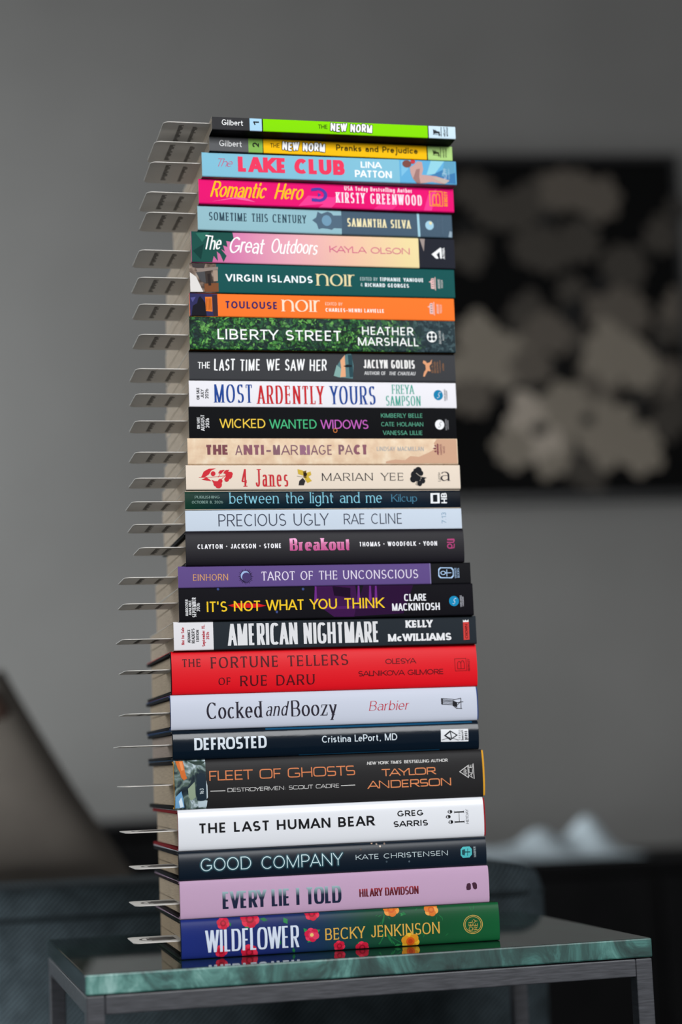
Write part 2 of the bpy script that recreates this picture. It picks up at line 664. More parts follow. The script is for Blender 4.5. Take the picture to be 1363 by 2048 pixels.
FLOOR = -.52
wall_m = noise_mat('wall_paint', 3.0, [(.3, '605f5d'), (.7, '666563')], .9, .1, bump=.02)
floor_m = noise_mat('dark_floor', 9, [(.3, '0a0807'), (.7, '120e0b')], .7, .1, (1, 12, 1))
WY, WA = 2.16, math.radians(6.7)


def on_wall(s, z, off=0):
    """a point on the back wall: s metres to the right, z up, off metres towards the camera"""
    return Vector((s * math.cos(WA) + off * math.sin(WA), WY + s * math.sin(WA) - off * math.cos(WA), z))


bm = bmesh.new()
add_box(bm, -3.4, 3.4, 0, .12, FLOOR, 2.3)
o = setting('wall_back', bm, wall_m)
o.location = (0, WY, 0)
o.rotation_euler = (0, 0, WA)
bm = bmesh.new()
add_box(bm, -3.6, 3.6, -3.2, 2.75, FLOOR - .1, FLOOR)
setting('floor', bm, floor_m)
bm = bmesh.new()
add_box(bm, -3.4, 3.4, -.015, 0, FLOOR, FLOOR + .1, bevel=.004)
o = setting('baseboard_back', bm, mat('2c2c2c', .5))
o.location = (0, WY, 0)
o.rotation_euler = (0, 0, WA)

# ---- picture on the wall
PIC = dict(s0=-.08, s1=.714, z0=.632, z1=1.339)


def picture():
    t = thing('wall_picture', 'large black picture with pale taupe flowers hanging on the grey wall', 'picture', on_wall(PIC['s0'], PIC['z0']), WA)
    W, H = PIC['s1'] - PIC['s0'], PIC['z1'] - PIC['z0']
    box('canvas', (0.012, W - .012, -.022, -.004, .012, H - .012), mat('060606', .8, .05), t)
    fb = bmesh.new()
    for d in ((0, W, -.03, -.001, 0, .013), (0, W, -.03, -.001, H - .013, H), (0, .013, -.03, -.001, .013, H - .013), (W - .013, W, -.03, -.001, .013, H - .013)):
        add_box(fb, *d)
    obj('frame', fb, mat('0a0a0a', .4), t)
    # painted blossoms: (centre s, z in metres from the lower left, size, tone)
    rng = random.Random(3)
    tones = ['47413a', '665f55', '857c71', '302c27']
    mats = [mat(c, .8, .2) for c in tones] + [mat('0b0a09', .8, .2)]
    fl = bmesh.new()

    def petal(cx, cz, r, a, mi, lift):
        px, pz = cx + r * .62 * math.cos(a), cz + r * .62 * math.sin(a)
        vs = []
        for k in range(14):
            q = 2 * PI * k / 14
            ex, ez = .6 * r * math.cos(q), .42 * r * math.sin(q) * (1 + .12 * math.sin(3 * q))
            vs.append(fl.verts.new((px + ex * math.cos(a) - ez * math.sin(a), -.0222 - lift, pz + ex * math.sin(a) + ez * math.cos(a))))
        f = fl.faces.new(vs)
        f.material_index = mi
    for n_, (cx, cz, r, mi, hole) in enumerate(FLOWERS):
        lift = .0001 * (n_ % 9)
        a0 = rng.uniform(0, 2)
        for k in range(7):
            petal(cx, cz, r * rng.uniform(.75, 1.05), a0 + 2 * PI * k / 7, mi, lift + .00001 * k)
        if hole:
            vs = [fl.verts.new((cx + hole * math.cos(q * PI / 8), -.0235, cz + hole * math.sin(q * PI / 8))) for q in range(16)]
            fl.faces.new(vs).material_index = 4
    obj('painted_flowers', fl, mats, t)


FLOWERS = [(0.368, 0.632, 0.043, 3, 0.0), (0.402, 0.59, 0.034, 3, 0.0), (0.448, 0.589, 0.043, 3, 0.0), (0.506, 0.615, 0.046, 3, 0.0), (0.559, 0.631, 0.048, 0, 0.0), (0.625, 0.615, 0.048, 0, 0.0), (0.485, 0.516, 0.039, 3, 0.0), (0.526, 0.506, 0.043, 3, 0.0), (0.589, 0.526, 0.043, 3, 0.0), (0.351, 0.507, 0.043, 3, 0.0), (0.756, 0.536, 0.039, 3, 0.0), (0.786, 0.599, 0.024, 3, 0.0), (0.669, 0.473, 0.048, 3, 0.0), (0.633, 0.391, 0.048, 0, 0.0), (0.674, 0.385, 0.048, 0, 0.0), (0.562, 0.422, 0.034, 3, 0.0), (0.467, 0.377, 0.043, 3, 0.0), (0.506, 0.34, 0.048, 0, 0.0), (0.363, 0.332, 0.048, 1, 0.0), (0.35, 0.261, 0.053, 1, 0.0), (0.422, 0.285, 0.058, 1, 0.0), (0.472, 0.269, 0.043, 0, 0.0), (0.567, 0.319, 0.034, 3, 0.0), (0.637, 0.298, 0.058, 1, 0.0), (0.687, 0.266, 0.048, 1, 0.0), (0.754, 0.348, 0.034, 3, 0.0), (0.778, 0.389, 0.039, 0, 0.0), (0.737, 0.245, 0.039, 0, 0.0), (0.603, 0.237, 0.043, 0, 0.0), (0.347, 0.21, 0.043, 0, 0.0), (0.705, 0.225, 0.034, 3, 0.0), (0.47, 0.147, 0.067, 2, 0.0), (0.423, 0.108, 0.043, 1, 0.0), (0.539, 0.187, 0.053, 1, 0.0), (0.622, 0.134, 0.067, 1, 0.0), (0.677, 0.103, 0.048, 1, 0.0), (0.572, 0.155, 0.048, 1, 0.0), (0.572, 0.064, 0.048, 3, 0.0), (0.503, 0.091, 0.043, 1, 0.0), (0.742, 0.153, 0.034, 3, 0.0), (0.764, 0.183, 0.034, 3, 0.0), (0.513, 0.563, 0.023, 4, 0.0), (0.596, 0.568, 0.017, 4, 0.0), (0.62, 0.437, 0.021, 4, 0.0), (0.56, 0.383, 0.027, 4, 0.0), (0.587, 0.29, 0.014, 4, 0.0), (0.525, 0.266, 0.013, 4, 0.0), (0.429, 0.224, 0.025, 4, 0.0), (0.464, 0.228, 0.021, 4, 0.0), (0.349, 0.553, 0.019, 4, 0.0), (0.673, 0.179, 0.025, 4, 0.0), (0.731, 0.307, 0.017, 4, 0.0), (0.478, 0.145, 0.016, 4, 0.0), (0.578, 0.163, 0.013, 4, 0.0), (0.635, 0.126, 0.015, 4, 0.0), (0.554, 0.1, 0.017, 4, 0.0)]
picture()

# ------------------------------------------------------------------ sofa and what lies beyond the table
sofa_m = twill_mat('charcoal_twill', '14191b', '3b454a', 85)
sofa_dark = twill_mat('charcoal_twill_seam', '101416', '262e31', 160)



def rounded_block(bm, x0, x1, y0, y1, z0, z1, r, seg=6):
    add_box(bm, x0, x1, y0, y1, z0, z1, bevel=r, seg=seg)


def sofa():
    t = thing('sofa', 'dark charcoal twill sofa whose long arm runs behind the marble table', 'sofa', (-.2, .365, FLOOR), math.radians(13))
    top = .034 - FLOOR
    b = bmesh.new()
    rounded_block(b, -1.15, .40, 0, .16, .11, top, .026)
    arm = obj('arm', b, sofa_m, t, True)
    b = bmesh.new()
    # piping cord round the top edge of the arm
    path = [(-1.14, -.0015), (.37, -.0015), (.39, .008), (.40, .026), (.40, .13)]
    add_tube(b, [(x, y, top - .028) for x, y in path], .0028)
    obj('piping', b, sofa_dark, arm, True)
    b = bmesh.new()
    rounded_block(b, -1.15, .36, .17, .75, .12, .30, .03)
    obj('seat', b, sofa_m, t, True)
    b = bmesh.new()
    rounded_block(b, -1.15, -.3, .77, .92, .12, .60, .04)
    obj('backrest', b, sofa_m, t, True)
    for x in (-1.05, .33):
        for y in (.05, .66 if x > 0 else .86):
            b = bmesh.new()
            add_box(b, x - .02, x + .02, y - .02, y + .02, 0, .115)
            obj('leg', b, mat('0b0b0b', .5), t)


def add_tube(bm, pts, r, n=8):
    rings = []
    for i, p in enumerate(pts):
        p = Vector(p)
        a, c = Vector(pts[max(i - 1, 0)]), Vector(pts[min(i + 1, len(pts) - 1)])
        d = (c - a).normalized()
        u = d.cross(Vector((0, 0, 1)))
        u = u.normalized() if u.length > .05 else Vector((1, 0, 0))
        v = d.cross(u).normalized()
        rings.append([bm.verts.new(p + r * (math.cos(q * 2 * PI / n) * u + math.sin(q * 2 * PI / n) * v)) for q in range(n)])
    for a, c in zip(rings, rings[1:]):
        for q in range(n):
            bm.faces.new((a[q], a[(q + 1) % n], c[(q + 1) % n], c[q]))
    bm.faces.new(rings[0][::-1])
    bm.faces.new(rings[-1])


sofa()


def cushion(name, label, size, thick, loc, rot, m, wrinkle=.004, seed=1):
    rng = random.Random(seed)
    b = bmesh.new()
    n = 20
    grid = {}
    for s in (1, -1):
        for i in range(n + 1):
            for j in range(n + 1):
                u, v = 2 * i / n - 1, 2 * j / n - 1
                edge = i in (0, n) or j in (0, n)
                if s == -1 and edge:
                    grid[s, i, j] = grid[1, i, j]
                    continue
                h = thick / 2 * ((1 - u ** 4) * (1 - v ** 4)) ** .5
                pin = 1 - .07 * (1 - abs(u * v)) * (u * u + v * v) / 2
                h += wrinkle * math.sin(7 * u + 3 * v + seed) * (1 - u * u) * (1 - v * v)
                grid[s, i, j] = b.verts.new((u * size / 2 * pin, s * h, v * size / 2 * pin))
    for s in (1, -1):
        for i in range(n):
            for j in range(n):
                q = [grid[s, i, j], grid[s, i + 1, j], grid[s, i + 1, j + 1], grid[s, i, j + 1]]
                b.faces.new(q if s == -1 else q[::-1])
    t = thing(name, label, 'cushion', loc, 0)
    t.rotation_euler = rot
    obj('cover', b, m, t, True)
    return t


taupe_m = noise_mat('taupe_cloth', 9, [(.3, '49443f'), (.7, '544f49')], .85, .2, bump=.1)
cu = cushion('throw_cushion', 'large taupe cushion leaning on the sofa at the left edge', .36, .12, (-.487, .90, .024), (math.radians(-8), math.radians(58), 0), taupe_m, seed=2)
b = bmesh.new()
add_box(b, -.02, .02, -.02, .02, -.02, .02, bevel=.012, seg=4)
tas = obj('corner_tassel', b, mat('2c1c14', .8), cu, True)
tas['label'] = 'dark brown corner tassel'
tas.location = (-.14, -.025, .14)


def cabinet(name, label, s0, s1, ztop, depth, m, doors=2):
    t = thing(name, label, 'cabinet', on_wall(s0, FLOOR, .02), WA)
    W, H = s1 - s0, ztop - FLOOR
    box('body', (.004, W - .004, -depth, 0, .06, H - .022), m, t, .004)
    box('top_panel', (0, W, -depth - .012, 0, H - .02, H), m, t, .004)
    box('plinth', (.02, W - .02, -depth + .03, -.01, 0, .059), m, t)
    for k in range(doors):
        a, c = W / doors * k + .008, W / doors * (k + 1) - .008
        d = box('door', (a, c, -depth - .0185, -depth - .0005, .075, H - .03), m, t, .003)
        box('handle', ((a + c) / 2 - .04, (a + c) / 2 + .04, -depth - .03, -depth - .019, H - .1, H - .09), mat('1a1a1a', .3, metal=1), d, .002)
    return t


black_m = noise_mat('black_lacquer', 14, [(.3, '060607'), (.7, '0b0b0c')], .7, .08)
cabinet('tall_cabinet', 'black cabinet by the grey wall behind the taupe cushion', -.66, -.05, .048, .36, black_m)
cabinet('low_cabinet', 'low black cabinet by the grey wall right of the books, under the pale cloth', -.04, 1.5, -.046, .36, black_m, 3)


def crumpled_cloth():
    """a light cloth thrown in a heap: a peak on the right, a tail running left"""
    t = on_wall(.385, -.0455, .2)
    b = bmesh.new()
    n, m_ = 40, 24
    rng = random.Random(5)
    peaks = [(.03, .01, .056, .034), (-.05, 0, .03, .05), (.06, .0, .018, .03), (-.13, .01, .022, .05), (-.21, 0, .01, .05)]
    rows = []
    for i in range(n + 1):
        r = []
        for j in range(m_ + 1):
            x, y = -.31 + .41 * i / n, -.11 + .22 * j / m_
            h = sum(a * math.exp(-((x - cx) ** 2 + (y - cy) ** 2 * .8) / (2 * s * s * .6)) for cx, cy, a, s in peaks)
            h += .008 * (math.sin(60 * x + 25 * y) + math.sin(45 * y - 30 * x)) * min(1, h / .03)
            e = min(1, max(0, 1.12 - max(abs(y) / .11, abs(x + .105) / .205) ** 4))
            r.append(b.verts.new((x, y, max(.0015, h * min(1, e) + .002))))
        rows.append(r)
    for i in range(n):
        for j in range(m_):
            b.faces.new((rows[i][j], rows[i + 1][j], rows[i + 1][j + 1], rows[i][j + 1]))
    o = obj('crumpled_cloth', b, mat('939da2', .9, .1), None, True)
    md = o.modifiers.new('thick', 'SOLIDIFY')
    md.thickness = .0015
    md.offset = 1
    o.location = t
    o.rotation_euler = (0, 0, WA)
    tag(o, 'crumpled pale grey-blue cloth heaped on the low black cabinet', 'cloth')


crumpled_cloth()

# ------------------------------------------------------------------ marble side table
TY = math.radians(14.4)
TW, TD, TT = .4195, .292, .0142
table = thing('side_table', 'side table with a green marble top on a square steel frame', 'table', (-.1879, -.0743, FLOOR), TY)
zt = -FLOOR
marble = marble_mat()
b = bmesh.new()
add_box(b, 0, TW, 0, TD, zt - TT, zt - .0002, bevel=.0012, seg=2)
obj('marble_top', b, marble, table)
steel = noise_mat('brushed_steel', 60, [(.3, '2e2f33'), (.7, '4a4b50')], .42, .5, (1, 1, 14), bump=.05)
FR = .0128
zf = zt - TT - .0008
for x in (.0006, TW - FR - .0006):
    for y in (.0006, TD - FR - .0006):
        box('leg', (x, x + FR, y, y + FR, 0, zf), steel, table, .0008)
for y in (.0006, TD - FR - .0006):
    box('rail', (FR + .0008, TW - FR - .0008, y, y + FR, zf - FR, zf), steel, table, .0008)
    box('foot_rail', (FR + .0008, TW - FR - .0008, y, y + FR, .02, .02 + FR), steel, table, .0008)
for x in (.0006, TW - FR - .0006):
    box('rail', (x, x + FR, FR + .0008, TD - FR - .0008, zf - FR, zf), steel, table, .0008)
    box('foot_rail', (x, x + FR, FR + .0008, TD - FR - .0008, .02, .02 + FR), steel, table, .0008)

# ------------------------------------------------------------------ the books
# measured on the photographed spines; every length in millimetres. x, y, z, yaw place the spine's
# lower left corner; L = spine length, t = thickness, d = depth; items are the printing on the spine,
# u along it and v up it: T lettering, R lettering turned upright, P patch, O disc or ring, L line.
BOOKS = [
 dict(x=-86.51,y=-25.69,z=617.74,yaw=13.05,L=192.6,t=10.26,d=135.0,label='thin lime green comic paperback at the very top of the stack',kind='soft',r=0.8,cover='0b0b0c',page='c2b4a2',bands=[(0, '343436'), (29.08, 'a3cbe2'), (38.54, '16240f'), (39.51, '7fd400'), (170.03, '1a1a1c'), (170.85, 'c3d9e6')],mark_z=6.76,mark_u=-36.03,items=[
  ('T', 'author_lettering', 'Gilbert', 'hand', 'e8e8e8', 7.54, 3.62, 16.46, 4.48, 2, {}),
  ('R', 'title_lettering', '1', 'bold', '20242a', 36.35, 4.3, 3.24, 4.38, 2, {}),
  ('T', 'title_lettering', 'THE', 'hand', '203010', 82.58, 3.9, 7.36, 3.36, 2, {}),
  ('T', 'title_lettering', 'NEW NORM', 'comic', '101010', 92.2, 2.25, 33.23, 6.47, 2, {'grow': 0.075}),
  ('T', 'title_lettering', 'NEW NORM', 'comic', 'f4f4f4', 92.2, 2.25, 33.23, 6.47, 3, {}),
  ('P', 'publisher_emblem', '303438', [(174.4, 7.45), (176.42, 6.09), (175.77, 7.51), (177.37, 5.84), (179.83, 5.53), (179.73, 1.88), (179.04, 1.84), (178.69, 4.01), (176.36, 3.9), (174.57, 3.38)], 1),
  ('L', 'publisher_emblem', '303438', [(181.03, 9.23), (180.82, 1.64)], 0.5, 2),
  ('L', 'publisher_emblem', '303438', [(174.29, 3.08), (180.85, 2.95)], 0.37, 2),
  ('R', 'publisher_emblem', 'albert', 'hand', '303438', 184.33, 1.71, 7.68, 1.87, 2, {}),
  ('R', 'publisher_emblem', 'whitman', 'hand', '303438', 186.54, 1.82, 7.69, 1.87, 2, {}),
 ]),
 dict(x=-89.96,y=-11.34,z=605.90,yaw=13.69,L=194.5,t=11.84,d=135.0,label='thin yellow comic paperback with a grey left end, second from the top',kind='soft',r=0.8,cover='0b0c0b',page='c2b4a2',bands=[(0, '5a5b5d'), (30.52, '7fae52'), (41.64, '2a2a18'), (42.29, 'f2b90f'), (173.45, '1d1d12'), (174.35, 'a9cd7c')],mark_z=8.02,mark_u=-40.83,items=[
  ('T', 'author_lettering', 'Gilbert', 'hand', 'd8d8d8', 7.76, 3.98, 17.59, 4.89, 2, {}),
  ('R', 'title_lettering', '2', 'bold', '2c3424', 38.8, 4.02, 4.11, 5.17, 2, {}),
  ('T', 'title_lettering', 'THE', 'hand', '3a3010', 47.59, 4.59, 7.37, 3.56, 2, {}),
  ('T', 'title_lettering', 'NEW NORM', 'comic', '101010', 57.03, 2.84, 34.14, 6.81, 2, {'grow': 0.075}),
  ('T', 'title_lettering', 'NEW NORM', 'comic', 'f4f4f4', 57.03, 2.84, 34.14, 6.81, 3, {}),
  ('T', 'title_lettering', 'Pranks and Prejudice', 'handb', '3a3212', 99.99, 4.35, 66.08, 5.04, 2, {}),
  ('P', 'publisher_emblem', '303820', [(178.36, 8.52), (180.17, 7.13), (179.91, 8.6), (181.47, 6.9), (183.79, 6.57), (183.79, 2.86), (183.15, 2.83), (182.76, 5.18), (180.43, 5.07), (178.88, 4.4)], 1),
  ('L', 'publisher_emblem', '303820', [(184.83, 10.32), (184.83, 2.17)], 0.5, 2),
  ('L', 'publisher_emblem', '303820', [(178.62, 4.09), (184.83, 3.95)], 0.37, 2),
  ('R', 'publisher_emblem', 'albert', 'hand', '303820', 187.8, 2.25, 7.48, 1.42, 2, {}),
  ('R', 'publisher_emblem', 'whitman', 'hand', '303820', 189.87, 2.35, 7.48, 1.55, 2, {}),
 ]),
 dict(x=-96.19,y=-9.68,z=586.34,yaw=12.89,L=202.8,t=19.56,d=136.0,label='pale blue paperback with large coral red lettering and a swimmer at the right end',kind='soft',r=1.2,cover='8b8f94',page='c2b19c',bands=[(0, '7db7cd'), (156.5, '5fa6cf')],mark_z=12.27,mark_u=-38.55,items=[
  ('T', 'title_lettering', 'The', 'script', 'c8406e', 10.17, 8.37, 14.46, 6.25, 2, {}),
  ('T', 'title_lettering', 'LAKE CLUB', 'heavy', 'e6395c', 27.97, 4.76, 84.35, 12.05, 2, {}),
  ('T', 'author_lettering', 'LINA', 'bold', 'f0f4f6', 125.21, 11.28, 16.95, 5.12, 2, {}),
  ('T', 'author_lettering', 'PATTON', 'bold', 'f0f4f6', 120.29, 3.6, 29.72, 5.69, 2, {}),
  ('P', 'spine_art', '79b8d8', [(157.88, 18.19), (166.01, 18.96), (163.26, 11.19), (157.83, 5.21)], 1),
  ('P', 'spine_art', '3f78a8', [(179.63, 5.99), (201.8, 16.76), (202.08, 0.91), (185.13, 1.8)], 1),
  ('P', 'spine_art', '8ec9d8', [(182.4, 19.19), (193.45, 19.35), (185.14, 8.37), (178.26, 7.39)], 1),
  ('P', 'spine_art', '5e9ab8', [(193.45, 19.35), (202.08, 18.82), (201.8, 9.72), (190.67, 6.38)], 1),
  ('P', 'spine_art', 'c09a94', [(164.9, 12.98), (168.03, 14.84), (171.45, 18.17), (174.99, 17.73), (175.8, 11.66), (174.42, 7.25), (185.82, 6.5), (196.91, 3.38), (192.74, -0.28), (182.37, 1.71), (173.85, 0.26), (170.3, -0.45), (167.04, 3.8), (165.43, 8.37)], 2),
  ('P', 'spine_art', '9a7470', [(170.06, 11.45), (173.07, 12.29), (172.23, 5.72), (173.03, 0.52), (170.3, -0.15), (167.32, 4.1)], 3),
  ('P', 'spine_art', 'b8aaa0', [(182.38, 5.5), (189.28, 5.16), (196.91, 3.08), (192.74, 0.01)], 3),
  ('O', 'spine_art', '7a4a44', 162.6, 15.78, 3.66, 3.03, 0.0, 3, 0, 360),
  ('O', 'spine_art', 'c23b44', 167.63, 17.72, 1.9, 1.74, 0.0, 3, 0, 360),
  ('R', 'publisher_emblem', 'w2m', 'script', 'e2eef4', 194.56, 2.31, 10.8, 3.2, 2, {}),
  ('R', 'publisher_emblem', 'MORROW', 'cond', '9cc0d2', 197.2, 4.37, 8.84, 1.26, 2, {}),
 ]),
 dict(x=-99.64,y=-5.57,z=566.22,yaw=13.81,L=204.5,t=20.12,d=136.0,label='hot pink paperback with yellow script lettering and a blue horseshoe',kind='soft',r=1.4,cover='a3083f',page='c2b19c',bands=[(0, 'e0126c')],mark_z=9.91,mark_u=-38.92,items=[
  ('P', 'spine_art', 'ee3a8a', [(86.04, 9.5), (113.61, 8.54), (113.53, 4.95), (78.06, 0.81)], 1),
  ('P', 'spine_art', 'ee3a8a', [(112.44, 12.8), (116.33, 12.97), (104.37, -0.05), (94.01, 0.07)], 1),
  ('P', 'spine_art', 'f05a9c', [(9.39, 1.85), (32.86, 7.18), (44.41, 2.66), (27.61, 4.8)], 1),
  ('P', 'spine_art', 'ee3a8a', [(183.69, 13.75), (190.93, 19.09), (186.02, 0.92), (179.54, 0.92)], 1),
  ('P', 'spine_art', 'ea2f80', [(145.98, 6.36), (162.88, 9.25), (153.6, -0.5), (138.07, 0.27)], 1),
  ('T', 'title_lettering', 'Romantic', 'scriptb', 'f5b81c', 8.81, 5.9, 45.43, 12.37, 2, {}),
  ('T', 'title_lettering', 'Hero', 'scriptb', 'f5b81c', 58.97, 5.98, 24.69, 12.37, 2, {}),
  ('O', 'spine_art', '4b3f9e', 94.48, 10.44, 7.0, 5.75, 0.61, 3, -125, 125),
  ('P', 'spine_art', '4b3f9e', [(88.76, 15.36), (92.67, 16.11), (92.61, 13.66), (88.71, 13.06)], 3),
  ('P', 'spine_art', '4b3f9e', [(88.84, 7.46), (92.72, 7.2), (92.66, 4.61), (88.78, 5.02)], 3),
  ('P', 'spine_art', '4b3f9e', [(93.87, 11.99), (96.68, 10.54), (94.05, 8.7)], 3),
  ('T', 'author_lettering', 'USA Today Bestselling Author', 'slab', 'f2dce6', 115.33, 14.85, 55.18, 3.45, 2, {}),
  ('T', 'author_lettering', 'KIRSTY GREENWOOD', 'condserif', 'f2dce6', 108.36, 4.73, 69.71, 8.34, 2, {}),
  ('L', 'publisher_emblem', 'f0962a', [(184.79, 16.67), (195.15, 16.69)], 0.62, 2),
  ('L', 'publisher_emblem', 'f0962a', [(195.15, 16.69), (195.17, 4.91)], 0.62, 2),
  ('L', 'publisher_emblem', 'f0962a', [(195.17, 4.91), (184.81, 4.89)], 0.62, 2),
  ('L', 'publisher_emblem', 'f0962a', [(184.81, 4.89), (184.79, 16.67)], 0.62, 2),
  ('R', 'publisher_emblem', 'B', 'sans', 'f0962a', 193.31, 5.54, 9.77, 6.67, 2, {}),
  ('R', 'publisher_emblem', 'BERKLEY', 'bold', 'f0962a', 199.29, 4.82, 11.9, 2.83, 2, {}),
 ]),
 dict(x=-101.21,y=-1.86,z=546.60,yaw=13.94,L=204.2,t=19.62,d=136.0,label='dusty blue paperback with a darker slate right half and cream author lettering',kind='soft',r=1.2,cover='6f8d98',page='c2b19c',bands=[(0, '8db4be'), (113.72, '45596a')],mark_z=14.62,mark_u=-38.11,items=[
  ('T', 'title_lettering', 'SOMETIME THIS CENTURY', 'condserif', '2f4654', 8.86, 7.95, 76.6, 6.46, 2, {}),
  ('P', 'spine_art', '4f6577', [(90.31, 10.75), (93.51, 13.05), (94.76, 17.73), (97.88, 16.13), (102.78, 18.08), (105.65, 17.04), (107.36, 15.08), (114.02, 15.36), (114.14, 4.88), (107.48, 4.91), (105.8, 3.39), (102.41, 4.13), (98.0, 4.54), (95.16, 3.56), (93.82, 8.0)], 1),
  ('O', 'spine_art', '6d93ab', 101.82, 10.79, 3.9, 4.35, 0.0, 2, 0, 360),
  ('T', 'author_lettering', 'SAMANTHA SILVA', 'condserifb', 'e4d9ae', 118.34, 6.63, 51.68, 6.71, 2, {}),
  ('P', 'publisher_emblem', '9cc6d4', [(175.36, 19.44), (177.27, 19.38), (177.65, -0.55), (175.73, -0.47)], 1),
  ('O', 'publisher_emblem', '9cc4d6', 185.52, 9.74, 3.43, 3.72, 0.0, 1, 0, 360),
  ('O', 'publisher_emblem', 'e0d6a8', 186.44, 11.57, 1.23, 1.34, 0.0, 2, 0, 360),
  ('R', 'publisher_emblem', 'TINY', 'cond', '5d7488', 193.11, 6.71, 8.27, 1.21, 2, {}),
  ('R', 'publisher_emblem', 'PRESSWORKS', 'cond', '5d7488', 196.64, 3.1, 14.26, 1.08, 2, {}),
  ('P', 'spine_art', '8fa3b0', [(202.01, 5.6), (203.83, 4.91), (203.51, 0.39), (200.73, 0.74)], 1),
 ]),
 dict(x=-106.94,y=-0.26,z=521.71,yaw=13.62,L=211.0,t=24.89,d=140.0,label='pink paperback fading to peach with white brush script over green leaves',kind='soft',r=1.2,cover='3a1a20',page='c2b19c',bands=[(0, 'grad6'), (181.44, '24262f')],grads={'grad6': [(0, 'b84f86'), (34.41, 'd07aa6'), (79.02, 'e0a2ae'), (125.87, 'e6b9a0'), (171.48, 'e4cf9a'), (181.03, 'e4d29c')]},mark_z=10.43,mark_u=-38.95,items=[
  ('P', 'spine_art', '1d4d46', [(0.02, 24.75), (32.37, 24.67), (33.38, 19.83), (31.12, 16.96), (27.37, 17.53), (28.37, 12.69), (24.87, 13.97), (26.12, 9.14), (22.99, 11.13), (27.37, 5.7), (24.87, 0.76), (22.37, 6.93), (19.87, 8.94), (20.5, 1.32), (17.38, 5.39), (16.14, 0.49), (0.02, 0.27)], 1),
  ('P', 'spine_art', '2d6a5c', [(3.73, 22.94), (14.89, 24.04), (8.68, 16.19)], 2),
  ('P', 'spine_art', '143a36', [(1.25, 9.02), (9.92, 14.85), (7.44, 2.3)], 2),
  ('P', 'spine_art', '2d6a5c', [(14.89, 16.41), (22.37, 19.44), (19.87, 12.41)], 2),
  ('T', 'title_lettering', 'The', 'pen', 'f4f4f2', 8.93, 10.64, 15.44, 11.09, 3, {}),
  ('T', 'title_lettering', 'Great', 'pen', 'f4f4f2', 28.87, 8.17, 29.35, 12.81, 3, {}),
  ('T', 'title_lettering', 'Outdoors', 'pen', 'f4f4f2', 61.64, 8.82, 38.8, 11.5, 3, {}),
  ('T', 'author_lettering', 'KAYLA OLSON', 'sans', 'c94a80', 109.01, 10.9, 64.93, 5.1, 2, {}),
  ('P', 'publisher_emblem', '24262f', [(186.78, 24.04), (211.03, 24.88), (211.03, -0.31), (184.37, 0.2)], 1),
  ('P', 'publisher_emblem', '9a8c86', [(182.49, 24.18), (186.78, 24.04), (185.57, 13.63)], 1),
  ('P', 'publisher_emblem', 'f0f0f0', [(191.88, 11.67), (199.41, 17.26), (200.22, 16.71), (200.22, 8.33), (198.87, 8.29), (198.47, 13.76), (195.91, 11.66), (197.52, 8.24), (195.37, 8.18)], 2),
  ('R', 'publisher_emblem', 'ATRIA', 'bold', 'f0f0f0', 202.78, 8.06, 9.02, 2.02, 2, {}),
 ]),
 dict(x=-108.85,y=0.67,z=498.31,yaw=13.52,L=211.7,t=23.40,d=136.0,label='dark teal green paperback with cream title word and a street photo at the left end',kind='soft',r=1.1,cover='3a3c40',page='c2b19c',bands=[(0, 'street'), (20.75, '17504f')],mark_z=12.63,mark_u=-38.33,items=[
  ('P', 'spine_art', 'd8d4d0', [(0.26, 15.68), (5.02, 12.32), (10.28, 0.54), (0.26, 0.27)], 2),
  ('P', 'spine_art', '3c3430', [(11.29, 17.41), (16.32, 18.27), (18.2, 7.78), (12.55, 6.92)], 2),
  ('P', 'spine_art', '8a7c74', [(5.02, 18.91), (22.23, 20.55), (22.23, 18.44), (6.27, 15.86)], 2),
  ('P', 'spine_art', '4a4a4c', [(5.02, 15.82), (11.92, 16.73), (12.55, 7.62), (8.78, 8.92)], 2),
  ('P', 'spine_art', '7a4c30', [(11.29, 6.89), (22.23, 7.9), (22.23, 0.87), (11.29, 0.57)], 2),
  ('P', 'spine_art', '3f3a3a', [(1.88, 22.74), (12.55, 22.79), (11.29, 19.1), (2.51, 19.67)], 2),
  ('P', 'spine_art', '2c2524', [(13.8, 14.68), (15.81, 15.02), (16.57, 5.63), (14.43, 5.57)], 3),
  ('P', 'spine_art', 'a08c7c', [(18.2, 17.62), (21.85, 18.01), (21.85, 9.29), (18.58, 8.92)], 3),
  ('T', 'title_lettering', 'VIRGIN ISLANDS', 'boldw', 'e8f0f2', 27.91, 9.39, 68.56, 5.63, 2, {}),
  ('T', 'title_lettering', 'noır', 'didone', 'dccfa0', 99.68, 7.64, 31.86, 13.65, 2, {}),
  ('T', 'author_lettering', 'EDITED BY', 'sans', 'b9cccc', 134.66, 12.52, 14.08, 2.71, 2, {}),
  ('T', 'author_lettering', 'TIPHANIE YANIQUE', 'boldw', 'e8f0f2', 150.31, 12.42, 35.85, 3.01, 2, {}),
  ('T', 'author_lettering', '&', 'sans', 'b9cccc', 134.79, 7.85, 1.69, 2.71, 2, {}),
  ('T', 'author_lettering', 'RICHARD GEORGES', 'boldw', 'e8f0f2', 138.31, 7.56, 35.6, 3.0, 2, {}),
  ('P', 'publisher_emblem', 'e0b8b4', [(192.11, 7.27), (192.11, 12.02), (190.39, 12.7), (192.11, 13.61), (192.64, 15.64), (194.75, 15.7), (195.02, 7.06)], 1),
  ('L', 'publisher_emblem', 'e0b8b4', [(195.68, 16.45), (195.68, 6.22)], 0.62, 2),
  ('P', 'publisher_emblem', '5a4a4c', [(192.9, 14.78), (194.22, 14.82), (194.22, 14.25), (192.9, 14.21)], 2),
  ('P', 'publisher_emblem', '5a4a4c', [(192.9, 12.91), (194.22, 12.95), (194.22, 12.37), (192.9, 12.33)], 2),
